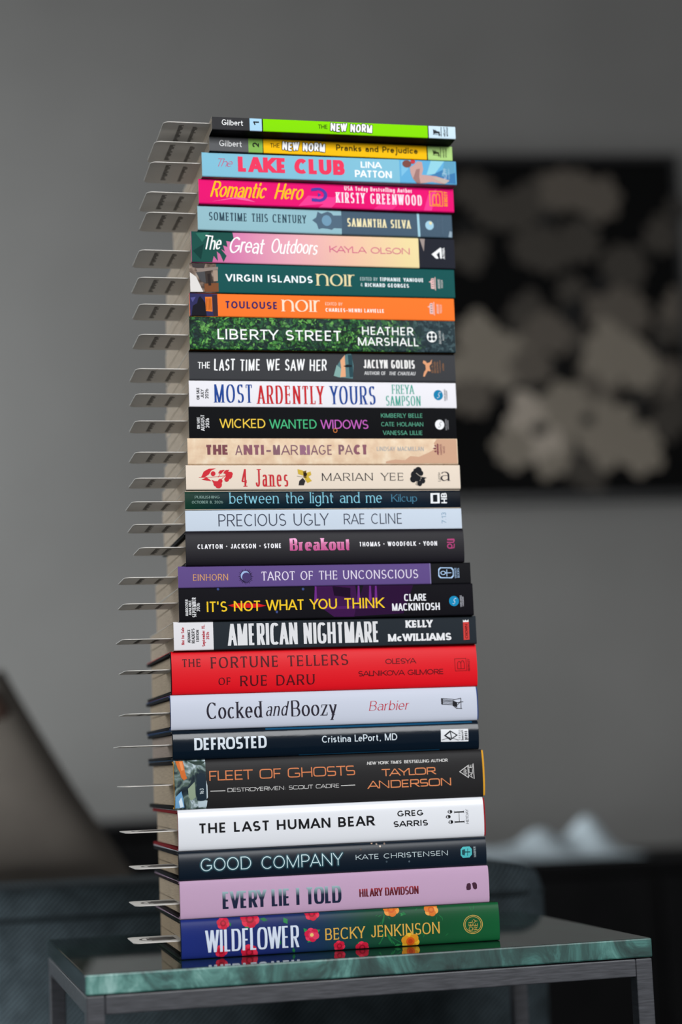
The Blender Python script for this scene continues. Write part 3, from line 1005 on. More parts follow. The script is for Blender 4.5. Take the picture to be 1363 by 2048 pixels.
  ('P', 'publisher_emblem', '5a4a4c', [(192.9, 11.04), (194.22, 11.08), (194.22, 10.5), (192.9, 10.46)], 2),
  ('P', 'publisher_emblem', '5a4a4c', [(192.9, 9.17), (194.22, 9.2), (194.22, 8.63), (192.9, 8.59)], 2),
  ('R', 'publisher_emblem', 'AKASHIC', 'cond', 'd8d4d0', 199.52, 7.43, 7.84, 1.85, 2, {}),
  ('R', 'publisher_emblem', 'NS124', 'cond', 'd8d4d0', 201.9, 8.07, 6.39, 1.72, 2, {}),
 ]),
 dict(x=-109.66,y=1.91,z=479.90,yaw=13.40,L=211.2,t=18.42,d=136.0,label='bright orange paperback with a navy domed photo at its left end',kind='soft',r=1.1,cover='40342c',page='c2b19c',bands=[(0, 'f0742c')],mark_z=10.34,mark_u=-37.55,items=[
  ('P', 'spine_art', '2f2f58', [(0.13, 18.27), (21.74, 17.85), (21.93, 0.49), (0.35, 0.16)], 1),
  ('P', 'spine_art', '1b1a22', [(1.45, 0.04), (2.57, 8.14), (5.97, 10.34), (7.14, 14.63), (8.6, 15.8), (10.47, 13.3), (12.34, 10.5), (13.07, 0.3)], 2),
  ('P', 'spine_art', 'e0782c', [(12.29, 15.33), (17.57, 15.47), (17.71, 3.81), (12.66, 4.26)], 2),
  ('P', 'spine_art', '3a2a30', [(17.8, 17.04), (21.63, 17.0), (21.81, 0.77), (18.36, 0.7)], 2),
  ('P', 'spine_art', '52508a', [(0.79, 14.47), (4.93, 15.14), (2.54, 10.97)], 2),
  ('P', 'spine_art', '8a3c1c', [(13.04, 14.07), (13.41, 14.08), (13.51, 5.13), (13.14, 5.12)], 3),
  ('P', 'spine_art', '8a3c1c', [(14.14, 14.1), (14.51, 14.11), (14.62, 5.16), (14.25, 5.15)], 3),
  ('P', 'spine_art', '8a3c1c', [(15.25, 14.13), (15.62, 14.14), (15.72, 5.18), (15.35, 5.18)], 3),
  ('P', 'spine_art', '8a3c1c', [(16.36, 14.16), (16.73, 14.16), (16.83, 5.21), (16.46, 5.2)], 3),
  ('T', 'title_lettering', 'TOULOUSE', 'boldw', '33245e', 27.42, 6.79, 41.28, 5.7, 2, {}),
  ('T', 'title_lettering', 'noır', 'didone', 'f4d8c0', 72.26, 5.19, 31.43, 13.56, 2, {}),
  ('T', 'author_lettering', 'EDITED BY', 'sans', 'f6d0b8', 106.62, 10.66, 13.72, 2.47, 2, {}),
  ('T', 'author_lettering', 'CHARLES-HENRI LAVIELLE', 'boldw', 'faeee6', 106.65, 5.56, 46.97, 2.91, 2, {}),
  ('P', 'publisher_emblem', 'e0b8b4', [(190.94, 5.53), (190.93, 10.43), (189.18, 11.13), (190.93, 12.07), (191.47, 14.16), (193.62, 14.21), (193.9, 5.3)], 1),
  ('L', 'publisher_emblem', 'e0b8b4', [(194.56, 14.98), (194.57, 4.42)], 0.62, 2),
  ('P', 'publisher_emblem', '5a4a4c', [(191.74, 13.28), (193.08, 13.31), (193.08, 12.71), (191.74, 12.68)], 2),
  ('P', 'publisher_emblem', '5a4a4c', [(191.74, 11.34), (193.09, 11.37), (193.09, 10.78), (191.74, 10.75)], 2),
  ('P', 'publisher_emblem', '5a4a4c', [(191.74, 9.41), (193.09, 9.44), (193.09, 8.85), (191.74, 8.82)], 2),
  ('P', 'publisher_emblem', '5a4a4c', [(191.74, 7.48), (193.09, 7.51), (193.09, 6.91), (191.74, 6.88)], 2),
  ('R', 'publisher_emblem', 'AKASHIC', 'cond', 'd8d4d0', 198.48, 5.65, 8.08, 1.88, 2, {}),
  ('R', 'publisher_emblem', 'NS123', 'cond', 'd8d4d0', 200.91, 6.31, 6.6, 1.75, 2, {}),
 ]),
 dict(x=-110.22,y=1.23,z=454.00,yaw=13.21,L=211.2,t=25.90,d=138.0,label='paperback with a spine of green ivy leaves and white lettering',kind='soft',r=1.2,cover='6a4a1c',page='c2b19c',bands=[(0, 'leaves')],mark_z=12.42,mark_u=-37.51,items=[
  ('T', 'title_lettering', 'LIBERTY STREET', 'boldw2', 'eceeec', 21.68, 8.02, 97.54, 8.07, 2, {}),
  ('T', 'author_lettering', 'HEATHER', 'boldw2', 'eceeec', 135.69, 13.32, 41.31, 6.51, 2, {}),
  ('T', 'author_lettering', 'MARSHALL', 'boldw2', 'eceeec', 132.1, 4.73, 49.14, 6.51, 2, {}),
  ('O', 'publisher_emblem', 'eceeec', 191.98, 12.51, 4.09, 4.43, 0.0, 1, 0, 360),
  ('O', 'publisher_emblem', '243036', 190.42, 14.05, 1.32, 1.43, 0.0, 2, 0, 360),
  ('O', 'publisher_emblem', '243036', 190.38, 10.91, 1.32, 1.43, 0.0, 2, 0, 360),
  ('O', 'publisher_emblem', '243036', 193.58, 14.11, 1.32, 1.43, 0.0, 2, 0, 360),
  ('O', 'publisher_emblem', '243036', 193.55, 10.97, 1.32, 1.43, 0.0, 2, 0, 360),
  ('R', 'publisher_emblem', 'BALLANTINE', 'cond', 'c8ccca', 199.42, 7.04, 10.61, 1.7, 2, {}),
  ('R', 'publisher_emblem', 'BOOKS', 'cond', 'c8ccca', 201.91, 9.81, 5.46, 1.25, 2, {}),
 ]),
 dict(x=-111.64,y=6.62,z=431.05,yaw=12.85,L=211.5,t=22.95,d=138.0,label='charcoal grey paperback with white brush capitals and a small peach coast scene',kind='soft',r=1.6,cover='17181a',page='c2b19c',bands=[(0, '3c3d40')],mark_z=9.92,mark_u=-39.91,items=[
  ('T', 'title_lettering', 'THE', 'brush', 'eeeeee', 6.45, 9.18, 9.77, 5.06, 2, {}),
  ('T', 'title_lettering', 'LAST TIME', 'brush', 'eeeeee', 19.15, 7.79, 35.85, 8.88, 2, {}),
  ('T', 'title_lettering', 'WE SAW HER', 'brush', 'eeeeee', 59.82, 8.28, 47.88, 8.87, 2, {}),
  ('P', 'spine_art', '54787c', [(116.22, 13.02), (120.46, 19.28), (123.91, 21.79), (127.49, 22.28), (129.16, 12.41), (128.04, 2.2), (115.5, 3.34)], 1),
  ('P', 'spine_art', '7fa49e', [(112.9, 4.34), (115.57, 13.01), (119.09, 10.15), (118.52, 2.91)], 2),
  ('P', 'spine_art', 'e0a47c', [(118.61, 16.65), (122.32, 21.04), (122.47, 3.64), (118.12, 3.34), (119.09, 10.15)], 2),
  ('P', 'spine_art', '20282c', [(120.81, 12.04), (124.12, 13.52), (127.83, 12.98), (127.43, 11.52), (123.45, 11.2)], 3),
  ('P', 'spine_art', '2c4850', [(124.83, 21.08), (128.15, 21.13), (128.58, 3.66), (125.65, 3.36)], 2),
  ('T', 'author_lettering', 'JACLYN GOLDIS', 'condb', 'e6e4e2', 137.06, 10.72, 41.32, 6.74, 2, {}),
  ('T', 'author_lettering', 'AUTHOR OF', 'condb', 'c8c8c8', 137.44, 5.4, 17.34, 2.79, 2, {}),
  ('T', 'author_lettering', 'THE CHATEAU', 'condbi', 'c8c8c8', 156.99, 5.33, 21.8, 2.82, 2, {}),
  ('P', 'publisher_emblem', 'd99a72', [(185.56, 17.43), (187.43, 16.85), (188.59, 15.19), (190.9, 15.98), (192.94, 18.58), (192.06, 15.08), (190.32, 12.93), (190.89, 9.9), (188.86, 9.13), (187.42, 6.84), (186.26, 4.41), (184.82, 4.71), (185.98, 8.35), (187.42, 10.18), (187.14, 13.66), (185.12, 15.31)], 1),
  ('P', 'publisher_emblem', 'd99a72', [(189.16, 10.19), (191.47, 9.6), (190.89, 8.68), (188.86, 8.98)], 2),
  ('R', 'publisher_emblem', 'EMILY', 'cond', 'a8744c', 193.23, 7.47, 8.83, 1.32, 2, {}),
  ('R', 'publisher_emblem', 'BESTLER', 'cond', 'a8744c', 195.41, 7.48, 8.85, 1.32, 2, {}),
  ('R', 'publisher_emblem', 'BOOKS', 'cond', 'a8744c', 197.6, 7.49, 8.86, 1.32, 2, {}),
  ('L', 'publisher_emblem', 'a8744c', [(199.07, 17.59), (199.06, 7.66)], 0.25, 2),
  ('R', 'publisher_emblem', 'ATRIA', 'cond', 'a8744c', 202.3, 9.2, 6.13, 1.48, 2, {}),
 ]),
 dict(x=-112.23,y=6.85,z=410.41,yaw=13.15,L=212.0,t=20.64,d=138.0,label='white paperback with blue and red fancy capitals between two black books',kind='soft',r=0.9,cover='d8d6d8',page='c2b19c',bands=[(0, 'e3e1e6')],mark_z=11.03,mark_u=-39.72,items=[
  ('R', 'notice_lettering', 'ON SALE', 'condb', '26262a', 7.95, 5.68, 9.37, 2.28, 2, {}),
  ('R', 'notice_lettering', 'JULY', 'condb', '26262a', 11.27, 6.94, 6.76, 2.35, 2, {}),
  ('R', 'notice_lettering', '2026', 'condb', '26262a', 14.88, 6.28, 7.73, 2.5, 2, {}),
  ('T', 'title_lettering', 'MOST', 'didonec', '24468f', 19.55, 3.41, 29.69, 14.2, 2, {}),
  ('T', 'title_lettering', 'ARDENTLY', 'didonec', 'bf2a30', 52.76, 2.69, 52.4, 14.28, 2, {}),
  ('T', 'title_lettering', 'YOURS', 'didonec', '24468f', 110.19, 2.7, 36.2, 14.42, 2, {}),
  ('T', 'author_lettering', 'FREYA', 'didonec', '3f9e8b', 160.0, 11.27, 17.81, 7.33, 2, {}),
  ('T', 'author_lettering', 'SAMPSON', 'didonec', '3f9e8b', 154.73, 1.93, 27.91, 7.76, 2, {}),
  ('O', 'publisher_emblem', '1b7ba6', 197.44, 10.59, 3.84, 4.12, 0.0, 1, 0, 360),
  ('T', 'publisher_emblem', 'S', 'script', 'e8eef2', 195.98, 8.17, 3.17, 4.83, 2, {}),
  ('R', 'publisher_emblem', 'SOURCEBOOKS', 'cond', '33333a', 203.4, 5.94, 9.39, 1.2, 2, {}),
  ('R', 'publisher_emblem', 'LANDMARK', 'cond', '33333a', 204.85, 6.66, 7.69, 1.07, 2, {}),
 ]),
 dict(x=-113.03,y=6.51,z=385.84,yaw=12.55,L=211.1,t=24.57,d=138.0,label='black paperback with yellow, green and purple neon title words',kind='soft',r=0.9,cover='0c0c0e',page='c2b19c',bands=[(0, '0d0e11')],mark_z=14.65,mark_u=-40.02,items=[
  ('R', 'notice_lettering', 'ON SALE', 'condb', 'd8d8da', 8.39, 7.4, 9.12, 2.19, 2, {}),
  ('R', 'notice_lettering', 'AUGUST', 'condb', 'd8d8da', 12.01, 5.78, 12.61, 2.81, 2, {}),
  ('R', 'notice_lettering', '2026', 'condb', 'd8d8da', 15.61, 8.19, 7.51, 2.78, 2, {}),
  ('T', 'title_lettering', 'WICKED', 'neonsans', 'ecc648', 23.65, 8.14, 35.39, 7.12, 2, {}),
  ('T', 'title_lettering', 'WANTED', 'neonsans', '49b67d', 62.22, 7.73, 36.96, 7.12, 2, {}),
  ('T', 'title_lettering', 'WIDOWS', 'neonsans', 'be5fb6', 102.27, 7.59, 37.91, 7.13, 2, {}),
  ('O', 'spine_art', 'd07a40', 113.72, 6.25, 1.66, 1.75, 0.69, 3, 0, 360),
  ('T', 'author_lettering', 'KIMBERLY BELLE', 'sans', '5aa488', 150.58, 16.52, 33.47, 3.36, 2, {}),
  ('T', 'author_lettering', 'CATE HOLAHAN', 'sans', '5aa488', 150.45, 9.66, 33.87, 3.36, 2, {}),
  ('T', 'author_lettering', 'VANESSA LILLIE', 'sans', '5aa488', 151.59, 2.85, 31.84, 3.37, 2, {}),
  ('O', 'publisher_emblem', 'e8e8ea', 197.64, 11.08, 3.71, 3.9, 0.0, 1, 0, 360),
  ('T', 'publisher_emblem', 'S', 'script', '202024', 196.2, 8.79, 3.07, 4.58, 2, {}),
  ('R', 'publisher_emblem', 'SOURCEBOOKS', 'cond', '98989c', 203.46, 6.63, 8.89, 1.29, 2, {}),
  ('R', 'publisher_emblem', 'LANDMARK', 'cond', '98989c', 204.86, 7.3, 7.27, 1.13, 2, {}),
 ]),
 dict(x=-114.28,y=3.54,z=365.08,yaw=12.97,L=212.8,t=20.75,d=138.0,label='cream kraft paper paperback with faded plum block capitals',kind='soft',r=1.3,cover='b98a5e',page='c2b19c',bands=[(0, 'kraft')],mark_z=10.77,mark_u=-38.9,items=[
  ('T', 'title_lettering', 'THE', 'heavy', '7a4a50', 13.21, 7.77, 18.59, 7.64, 2, {}),
  ('T', 'title_lettering', 'A', 'sans', '84606a', 36.62, 7.5, 5.35, 7.64, 2, {}),
  ('T', 'title_lettering', 'NTI', 'heavy', '8a5a66', 42.99, 7.7, 15.79, 7.64, 2, {}),
  ('T', 'title_lettering', '-', 'bold', '84606a', 59.79, 7.64, 5.09, 7.64, 2, {}),
  ('T', 'title_lettering', 'M', 'bold', '84606a', 65.9, 7.64, 5.35, 7.64, 2, {}),
  ('T', 'title_lettering', 'AR', 'sans', '84606a', 72.14, 7.64, 13.11, 7.64, 2, {}),
  ('T', 'title_lettering', 'RI', 'heavy', '94687c', 86.78, 7.64, 7.89, 7.64, 2, {}),
  ('T', 'title_lettering', 'AGE', 'sans', '84606a', 95.43, 7.7, 16.8, 7.64, 2, {}),
  ('T', 'title_lettering', 'P', 'bold', '84606a', 117.23, 7.9, 4.58, 7.64, 2, {}),
  ('T', 'title_lettering', 'A', 'sans', '84606a', 122.32, 7.9, 6.11, 7.64, 2, {}),
  ('T', 'title_lettering', 'CT', 'heavy', '8a5a66', 129.2, 7.97, 11.46, 7.64, 2, {}),
  ('T', 'author_lettering', 'LINDSAY MACMILLAN', 'sans', 'a0a4a8', 147.72, 10.72, 37.54, 3.35, 2, {}),
  ('P', 'spine_art', 'c89f84', [(154.53, 2.41), (162.21, 4.02), (169.83, 3.35), (174.36, 6.7), (181.34, 6.03), (189.05, 9.38), (195.48, 12.73), (193.65, 16.75), (196.26, 20.09), (212.16, 20.09), (212.18, 0.93), (154.5, 0.93)], 1),
  ('P', 'publisher_emblem', '7c4048', [(196.2, 16.75), (197.45, 16.08), (197.28, 7.37), (196.02, 8.04)], 2),
  ('L', 'publisher_emblem', '7c4048', [(195.43, 10.32), (197.71, 9.78)], 0.37, 2),
  ('P', 'publisher_emblem', '7c4048', [(192.68, 12.73), (194.48, 13.53), (195.73, 12.73), (194.45, 11.92)], 3),
  ('P', 'publisher_emblem', '7c4048', [(193.61, 14.74), (195.41, 15.54), (195.73, 12.73), (195.38, 13.93)], 3),
  ('P', 'publisher_emblem', '7c4048', [(193.4, 10.32), (195.19, 11.12), (195.73, 12.73), (195.16, 9.51)], 3),
  ('R', 'publisher_emblem', 'HARPER', 'cond', '7c4048', 200.12, 7.64, 8.31, 1.69, 2, {}),
  ('R', 'publisher_emblem', 'MUSE', 'cond', '7c4048', 202.39, 8.98, 5.63, 1.51, 2, {}),
 ]),
 dict(x=-115.98,y=3.25,z=345.80,yaw=13.26,L=215.9,t=19.29,d=138.0,label='ivory paperback with red lettering, a red sprig and a butterfly on its spine',kind='soft',r=1.2,cover='cdbfae',page='c2b19c',bands=[(0, 'e0d1c0')],mark_z=10.15,mark_u=-37.57,items=[
  ('L', 'spine_art', 'c8303a', [(9.88, 9.5), (19.5, 9.76), (29.74, 10.82), (24.62, 6.09)], 0.37, 2),
  ('L', 'spine_art', 'c8303a', [(24.62, 9.75), (27.82, 14.89), (31.02, 14.21)], 0.37, 2),
  ('P', 'spine_art', 'c8303a', [(11.55, 9.77), (13.73, 14.24), (17.57, 16.26), (23.08, 16.53), (19.5, 14.91), (17.57, 11.93), (14.37, 9.76)], 2),
  ('P', 'spine_art', 'c8303a', [(11.81, 7.87), (15.65, 9.76), (19.5, 6.77), (15.65, 7.19)], 2),
  ('P', 'spine_art', 'c8303a', [(24.62, 12.86), (25.9, 14.89), (29.74, 15.43), (26.93, 12.18)], 2),
  ('P', 'spine_art', 'c8303a', [(28.46, 12.86), (30.38, 15.16), (33.33, 15.42), (31.02, 11.91)], 2),
  ('P', 'spine_art', 'c8303a', [(19.5, 7.86), (23.34, 6.09), (20.78, 5.15)], 2),
  ('O', 'spine_art', 'c8303a', 20.78, 12.46, 1.79, 1.9, 0.0, 3, 0, 360),
  ('O', 'spine_art', 'c8303a', 32.82, 11.09, 2.69, 2.84, 0.0, 3, 0, 360),
  ('O', 'spine_art', 'c8303a', 31.02, 8.11, 1.79, 1.9, 0.0, 3, 0, 360),
  ('O', 'spine_art', 'c8303a', 24.62, 4.06, 2.69, 2.85, 0.0, 3, 0, 360),
  ('O', 'spine_art', 'c8303a', 22.7, 4.74, 1.92, 2.03, 0.0, 3, 0, 360),
  ('O', 'spine_art', 'c8303a', 26.16, 6.76, 1.66, 1.76, 0.0, 3, 0, 360),
  ('O', 'spine_art', 'c8303a', 34.35, 12.17, 1.54, 1.63, 0.0, 3, 0, 360),
  ('T', 'title_lettering', '4 Janes', 'conds', 'c03038', 42.29, 2.45, 36.27, 13.54, 2, {}),
  ('P', 'spine_art', 'c8a83c', [(86.21, 15.87), (90.41, 14.78), (92.33, 12.75), (96.4, 14.1), (96.91, 11.39), (94.62, 10.05), (97.17, 6.66), (93.6, 5.05), (91.69, 8.02), (91.05, 10.73), (86.59, 12.09)], 2),
  ('P', 'spine_art', '2c2a2c', [(86.59, 3.3), (87.23, 6.68), (90.03, 9.11), (92.07, 6.67), (90.8, 3.29)], 2),
  ('P', 'spine_art', '6a5420', [(90.41, 14.11), (92.96, 14.78), (92.96, 8.7), (90.8, 9.38)], 3),
  ('O', 'spine_art', '2c2018', 92.07, 11.81, 1.4, 1.49, 0.0, 4, 0, 360),
  ('L', 'spine_art', '5a5a5a', [(85.7, 10.46), (91.05, 9.65)], 0.25, 2),
  ('T', 'author_lettering', 'MARIAN YEE', 'serif', '26242a', 105.21, 6.88, 64.74, 5.94, 2, {'track': 0.34}),
  ('O', 'spine_art', '1f2024', 182.22, 14.62, 2.78, 2.96, 0.0, 2, 0, 360),
  ('O', 'spine_art', '1f2024', 179.06, 11.26, 3.04, 3.23, 0.0, 2, 0, 360),
  ('O', 'spine_art', '1f2024', 177.8, 7.89, 2.53, 2.69, 0.0, 2, 0, 360),
  ('O', 'spine_art', '1f2024', 184.12, 12.6, 2.02, 2.15, 0.0, 2, 0, 360),
  ('O', 'spine_art', '1f2024', 180.96, 9.24, 3.04, 3.23, 0.0, 2, 0, 360),
  ('O', 'spine_art', '1f2024', 182.86, 4.52, 2.02, 2.15, 0.0, 2, 0, 360),
  ('O', 'spine_art', '1f2024', 185.39, 6.54, 2.02, 2.15, 0.0, 2, 0, 360),
  ('O', 'spine_art', '1f2024', 179.69, 14.63, 1.52, 1.62, 0.0, 2, 0, 360),
  ('P', 'spine_art', '1f2024', [(184.12, 9.9), (188.93, 8.96), (184.75, 7.21)], 2),
  ('L', 'spine_art', '1f2024', [(181.59, 7.89), (179.69, 3.85), (180.96, 3.18)], 0.37, 2),
  ('L', 'spine_art', 'c8bcae', [(180.33, 12.6), (182.86, 10.58), (185.64, 9.5)], 0.37, 4),
  ('R', 'publisher_emblem', 'Little', 'serif', '26242a', 199.79, 6.12, 7.13, 2.02, 2, {}),
  ('T', 'publisher_emblem', 'a', 'didone', '26242a', 199.92, 6.51, 7.2, 10.49, 2, {}),
 ]),
 dict(x=-117.40,y=4.11,z=330.23,yaw=12.86,L=216.3,t=15.56,d=138.0,label='thin glossy navy paperback with light blue serif lettering, above a pale one',kind='soft',r=2.6,cover='071118',page='c2b19c',rough=0.24,gloss=0.02,bands=[(0, 'grad15')],grads={'grad15': [(0, '123528'), (35, '0a222a'), (110, '081a28'), (170, '0b1c2a'), (216, '10141c')]},mark_z=7.87,mark_u=-39.26,items=[
  ('T', 'notice_lettering', 'PUBLISHING', 'serif', '98b8b0', 7.59, 9.18, 18.9, 2.03, 2, {'track': 0.25}),
  ('T', 'notice_lettering', 'OCTOBER 8, 2026', 'serif', '98b8b0', 5.34, 5.33, 23.62, 2.03, 2, {'track': 0.2}),
  ('T', 'title_lettering', 'between the light and me', 'serifl', '7fc0d4', 34.07, 5.13, 119.12, 8.38, 2, {}),
  ('T', 'author_lettering', 'Kilcup', 'serifl', '47809c', 160.79, 5.86, 20.46, 5.65, 2, {}),
  ('P', 'publisher_emblem', 'e6e8ea', [(192.33, 12.31), (199.64, 12.37), (199.5, 4.31), (192.19, 4.25)], 1),
  ('P', 'publisher_emblem', '10161c', [(194.2, 11.08), (197.73, 11.18), (197.63, 5.54), (194.1, 5.44)], 2),
  ('R', 'publisher_emblem', 'HB', 'bold', 'e6e8ea', 205.31, 4.3, 8.15, 4.55, 2, {}),
 ]),
 dict(x=-117.29,y=2.36,z=314.10,yaw=12.57,L=216.0,t=16.14,d=138.0,label='thin pale grey-blue paperback with thin dark capitals',kind='soft',r=0.8,cover='b8c4cc',page='c2b19c',bands=[(0, 'c3cedb')],mark_z=6.57,mark_u=-38.38,items=[
  ('T', 'title_lettering', 'PRECIOUS UGLY', 'light', '3c4150', 25.15, 3.62, 85.06, 9.33, 2, {}),
  ('T', 'author_lettering', 'RAE CLINE', 'light', '3c4150', 122.16, 4.39, 46.09, 8.12, 2, {}),
  ('R', 'publisher_emblem', '7.13', 'light', '3a7ea0', 203.48, 4.19, 8.66, 3.53, 2, {}),
 ]),
 dict(x=-117.16,y=0.14,z=287.99,yaw=12.93,L=217.1,t=26.11,d=140.0,label='black hardback with a glossy pink title and six surnames in white',kind='hard',b=2.2,cover='121116',case='0d0d10',cloth='0d0d10',el=0,er=0,rough=0.4,page='b8a690',bands=[(0, '1a181e')],mark_z=14.71,mark_u=-33.93,items=[
  ('T', 'author_lettering', 'CLAYTON • JACKSON • STONE', 'boldw', 'e8e6ea', 8.66, 12.48, 64.05, 3.53, 2, {}),
  ('T', 'title_lettering', 'Breakout', 'fatserif', 'grad:b8307e:e88ac0', 79.28, 10.37, 47.49, 9.34, 2, {}),
  ('T', 'author_lettering', 'THOMAS • WOODFOLK • YOON', 'boldw', 'e8e6ea', 133.48, 12.98, 61.88, 3.48, 2, {}),
  ('O', 'publisher_emblem', 'a83a70', 205.47, 12.42, 2.22, 2.05, 0.56, 1, 0, 360),
  ('P', 'publisher_emblem', 'a83a70', [(203.67, 18.2), (209.35, 18.38), (209.8, 16.84), (203.63, 16.92)], 1),
  ('L', 'publisher_emblem', 'a83a70', [(203.58, 15.38), (208.52, 15.32), (209.3, 16.85)], 0.87, 2),
  ('L', 'publisher_emblem', 'a83a70', [(206.4, 10.75), (208.88, 11.23), (209.22, 14.03)], 0.74, 2),
 ]),
 dict(x=-123.85,y=1.77,z=271.36,yaw=12.90,L=228.3,t=16.62,d=142.0,label='muted purple paperback with a black right end and a sun emblem',kind='soft',r=1.1,cover='18161c',page='b8a690',bands=[(0, '5e4a82'), (195.46, '7f76a0'), (196.34, '18181b')],mark_z=9.21,mark_u=-39.48,items=[
  ('T', 'author_lettering', 'EINHORN', 'fserif', 'cf9a6a', 11.32, 5.49, 26.49, 4.84, 2, {}),
  ('P', 'spine_art', '2a2240', [(55.5, 7.6), (57.54, 7.96), (55.51, 8.41)], 1),
  ('P', 'spine_art', '2a2240', [(55.25, 6.51), (56.57, 6.52), (55.46, 7.28)], 1),
  ('P', 'spine_art', '2a2240', [(54.74, 5.53), (56.67, 4.76), (55.13, 6.21)], 1),
  ('P', 'spine_art', '2a2240', [(54.0, 4.72), (55.16, 4.03), (54.55, 5.27)], 1),
  ('P', 'spine_art', '2a2240', [(53.09, 4.14), (54.41, 2.45), (53.75, 4.52)], 1),
  ('P', 'spine_art', '2a2240', [(52.07, 3.83), (52.75, 2.62), (52.81, 4.02)], 1),
  ('P', 'spine_art', '2a2240', [(51.0, 3.81), (51.35, 1.65), (51.76, 3.79)], 1),
  ('P', 'spine_art', '2a2240', [(49.97, 4.08), (49.99, 2.68), (50.7, 3.85)], 1),
  ('P', 'spine_art', '2a2240', [(49.03, 4.62), (48.32, 2.58), (49.69, 4.21)], 1),
  ('P', 'spine_art', '2a2240', [(48.26, 5.4), (47.62, 4.18), (48.79, 4.82)], 1),
  ('P', 'spine_art', '2a2240', [(47.71, 6.37), (46.12, 4.98), (48.08, 5.66)], 1),
  ('P', 'spine_art', '2a2240', [(47.41, 7.45), (46.27, 6.74), (47.6, 6.67)], 1),
  ('P', 'spine_art', '2a2240', [(47.39, 8.58), (45.35, 8.22), (47.38, 7.77)], 1),
  ('P', 'spine_art', '2a2240', [(47.64, 9.67), (46.31, 9.65), (47.43, 8.89)], 1),
  ('P', 'spine_art', '2a2240', [(48.15, 10.65), (46.21, 11.42), (47.76, 9.96)], 1),
  ('P', 'spine_art', '2a2240', [(48.89, 11.46), (47.73, 12.15), (48.34, 10.9)], 1),
  ('P', 'spine_art', '2a2240', [(49.8, 12.04), (48.48, 13.73), (49.13, 11.65)], 1),
  ('P', 'spine_art', '2a2240', [(50.82, 12.35), (50.14, 13.56), (50.08, 12.16)], 1),
  ('P', 'spine_art', '2a2240', [(51.89, 12.37), (51.54, 14.53), (51.12, 12.39)], 1),
  ('P', 'spine_art', '2a2240', [(52.92, 12.1), (52.9, 13.5), (52.19, 12.32)], 1),
  ('P', 'spine_art', '2a2240', [(53.85, 11.55), (54.57, 13.6), (53.2, 11.97)], 1),
  ('P', 'spine_art', '2a2240', [(54.62, 10.77), (55.27, 11.99), (54.09, 11.35)], 1),
  ('P', 'spine_art', '2a2240', [(55.18, 9.81), (56.77, 11.2), (54.81, 10.51)], 1),
  ('P', 'spine_art', '2a2240', [(55.48, 8.73), (56.61, 9.44), (55.29, 9.51)], 1),
  ('O', 'spine_art', '2a2240', 51.44, 8.09, 4.19, 4.43, 0.85, 2, 0, 360),
  ('O', 'spine_art', '463868', 51.44, 8.09, 3.68, 3.89, 0.0, 2, 0, 360),
  ('O', 'spine_art', '9cb4dc', 51.07, 8.63, 3.55, 3.75, 0.0, 3, 0, 360),
  ('O', 'spine_art', '463868', 51.94, 7.54, 3.43, 3.62, 0.0, 4, 0, 360),
  ('T', 'title_lettering', 'TAROT OF THE UNCONSCIOUS', 'fserif', 'dcd2e4', 63.2, 4.89, 122.84, 6.7, 2, {}),
  ('P', 'publisher_emblem', 'a8c4e4', [(202.27, 11.46), (203.79, 13.02), (213.27, 12.82), (214.74, 11.2), (214.67, 5.88), (213.15, 4.32), (203.67, 4.51), (202.19, 6.14)], 1),
  ('P', 'publisher_emblem', '18181b', [(203.13, 10.64), (204.65, 12.21), (212.39, 12.04), (213.86, 10.42), (213.81, 6.7), (212.29, 5.13), (204.55, 5.29), (203.08, 6.92)], 2),
  ('O', 'publisher_emblem', 'a8c4e4', 206.1, 8.59, 2.12, 1.6, 0.65, 3, 0, 360),
  ('L', 'publisher_emblem', 'a8c4e4', [(208.22, 8.54), (212.59, 8.58)], 0.62, 3),
  ('L', 'publisher_emblem', 'a8c4e4', [(209.13, 11.05), (209.06, 6.0)], 0.62, 3),
  ('R', 'publisher_emblem', 'WEISER', 'cond', 'a8c4e4', 216.88, 4.27, 7.94, 1.61, 2, {}),
  ('R', 'publisher_emblem', 'BOOKS', 'cond', 'a8c4e4', 219.12, 4.76, 7.41, 1.6, 2, {}),
 ]),
 dict(x=-123.74,y=0.46,z=246.44,yaw=12.60,L=228.8,t=24.92,d=146.0,label='black paperback with yellow capitals and a red strike through one word',kind='soft',r=1.3,cover='141015',page='b8a690',bands=[(0, '131217')],mark_z=14.39,mark_u=-40.51,items=[
  ('P', 'spine_art', '3a1546', [(104.18, 26.45), (135.71, 25.59), (136.6, 14.2), (134.21, 0.76), (118.3, 0.97), (104.85, 11.04)], 1),
  ('P', 'spine_art', '2a1034', [(142.1, 24.67), (181.33, 24.18), (172.69, 2.59), (133.58, 1.05)], 1),
  ('P', 'spine_art', '6a2a80', [(104.13, 25.15), (105.38, 25.12), (105.5, 14.94), (103.11, 11.09)], 2),
  ('P', 'spine_art', '6a2a80', [(137.59, 24.5), (138.88, 24.47), (139.03, 14.15), (136.59, 10.23)], 2),
  ('P', 'spine_art', '6a2a80', [(146.6, 24.32), (147.89, 24.3), (148.06, 13.93), (145.59, 10.0)], 2),
  ('P', 'spine_art', '6a2a80', [(151.12, 24.23), (152.42, 24.21), (152.59, 13.82), (150.12, 9.89)], 2),
  ('P', 'spine_art', '4e1c5e', [(109.78, 8.95), (151.92, 9.18), (151.84, 6.91), (109.7, 6.73)], 2),
  ('P', 'spine_art', '1c0a24', [(117.89, 24.48), (131.78, 22.89), (131.53, 15.64), (118.89, 17.25)], 2),
  ('O', 'spine_art', '3c4a80', 29.89, 23.69, 0.93, 1.01, 0.0, 2, 0, 360),
  ('O', 'spine_art', '3c4a80', 74.19, 5.64, 0.97, 1.03, 0.0, 2, 0, 360),
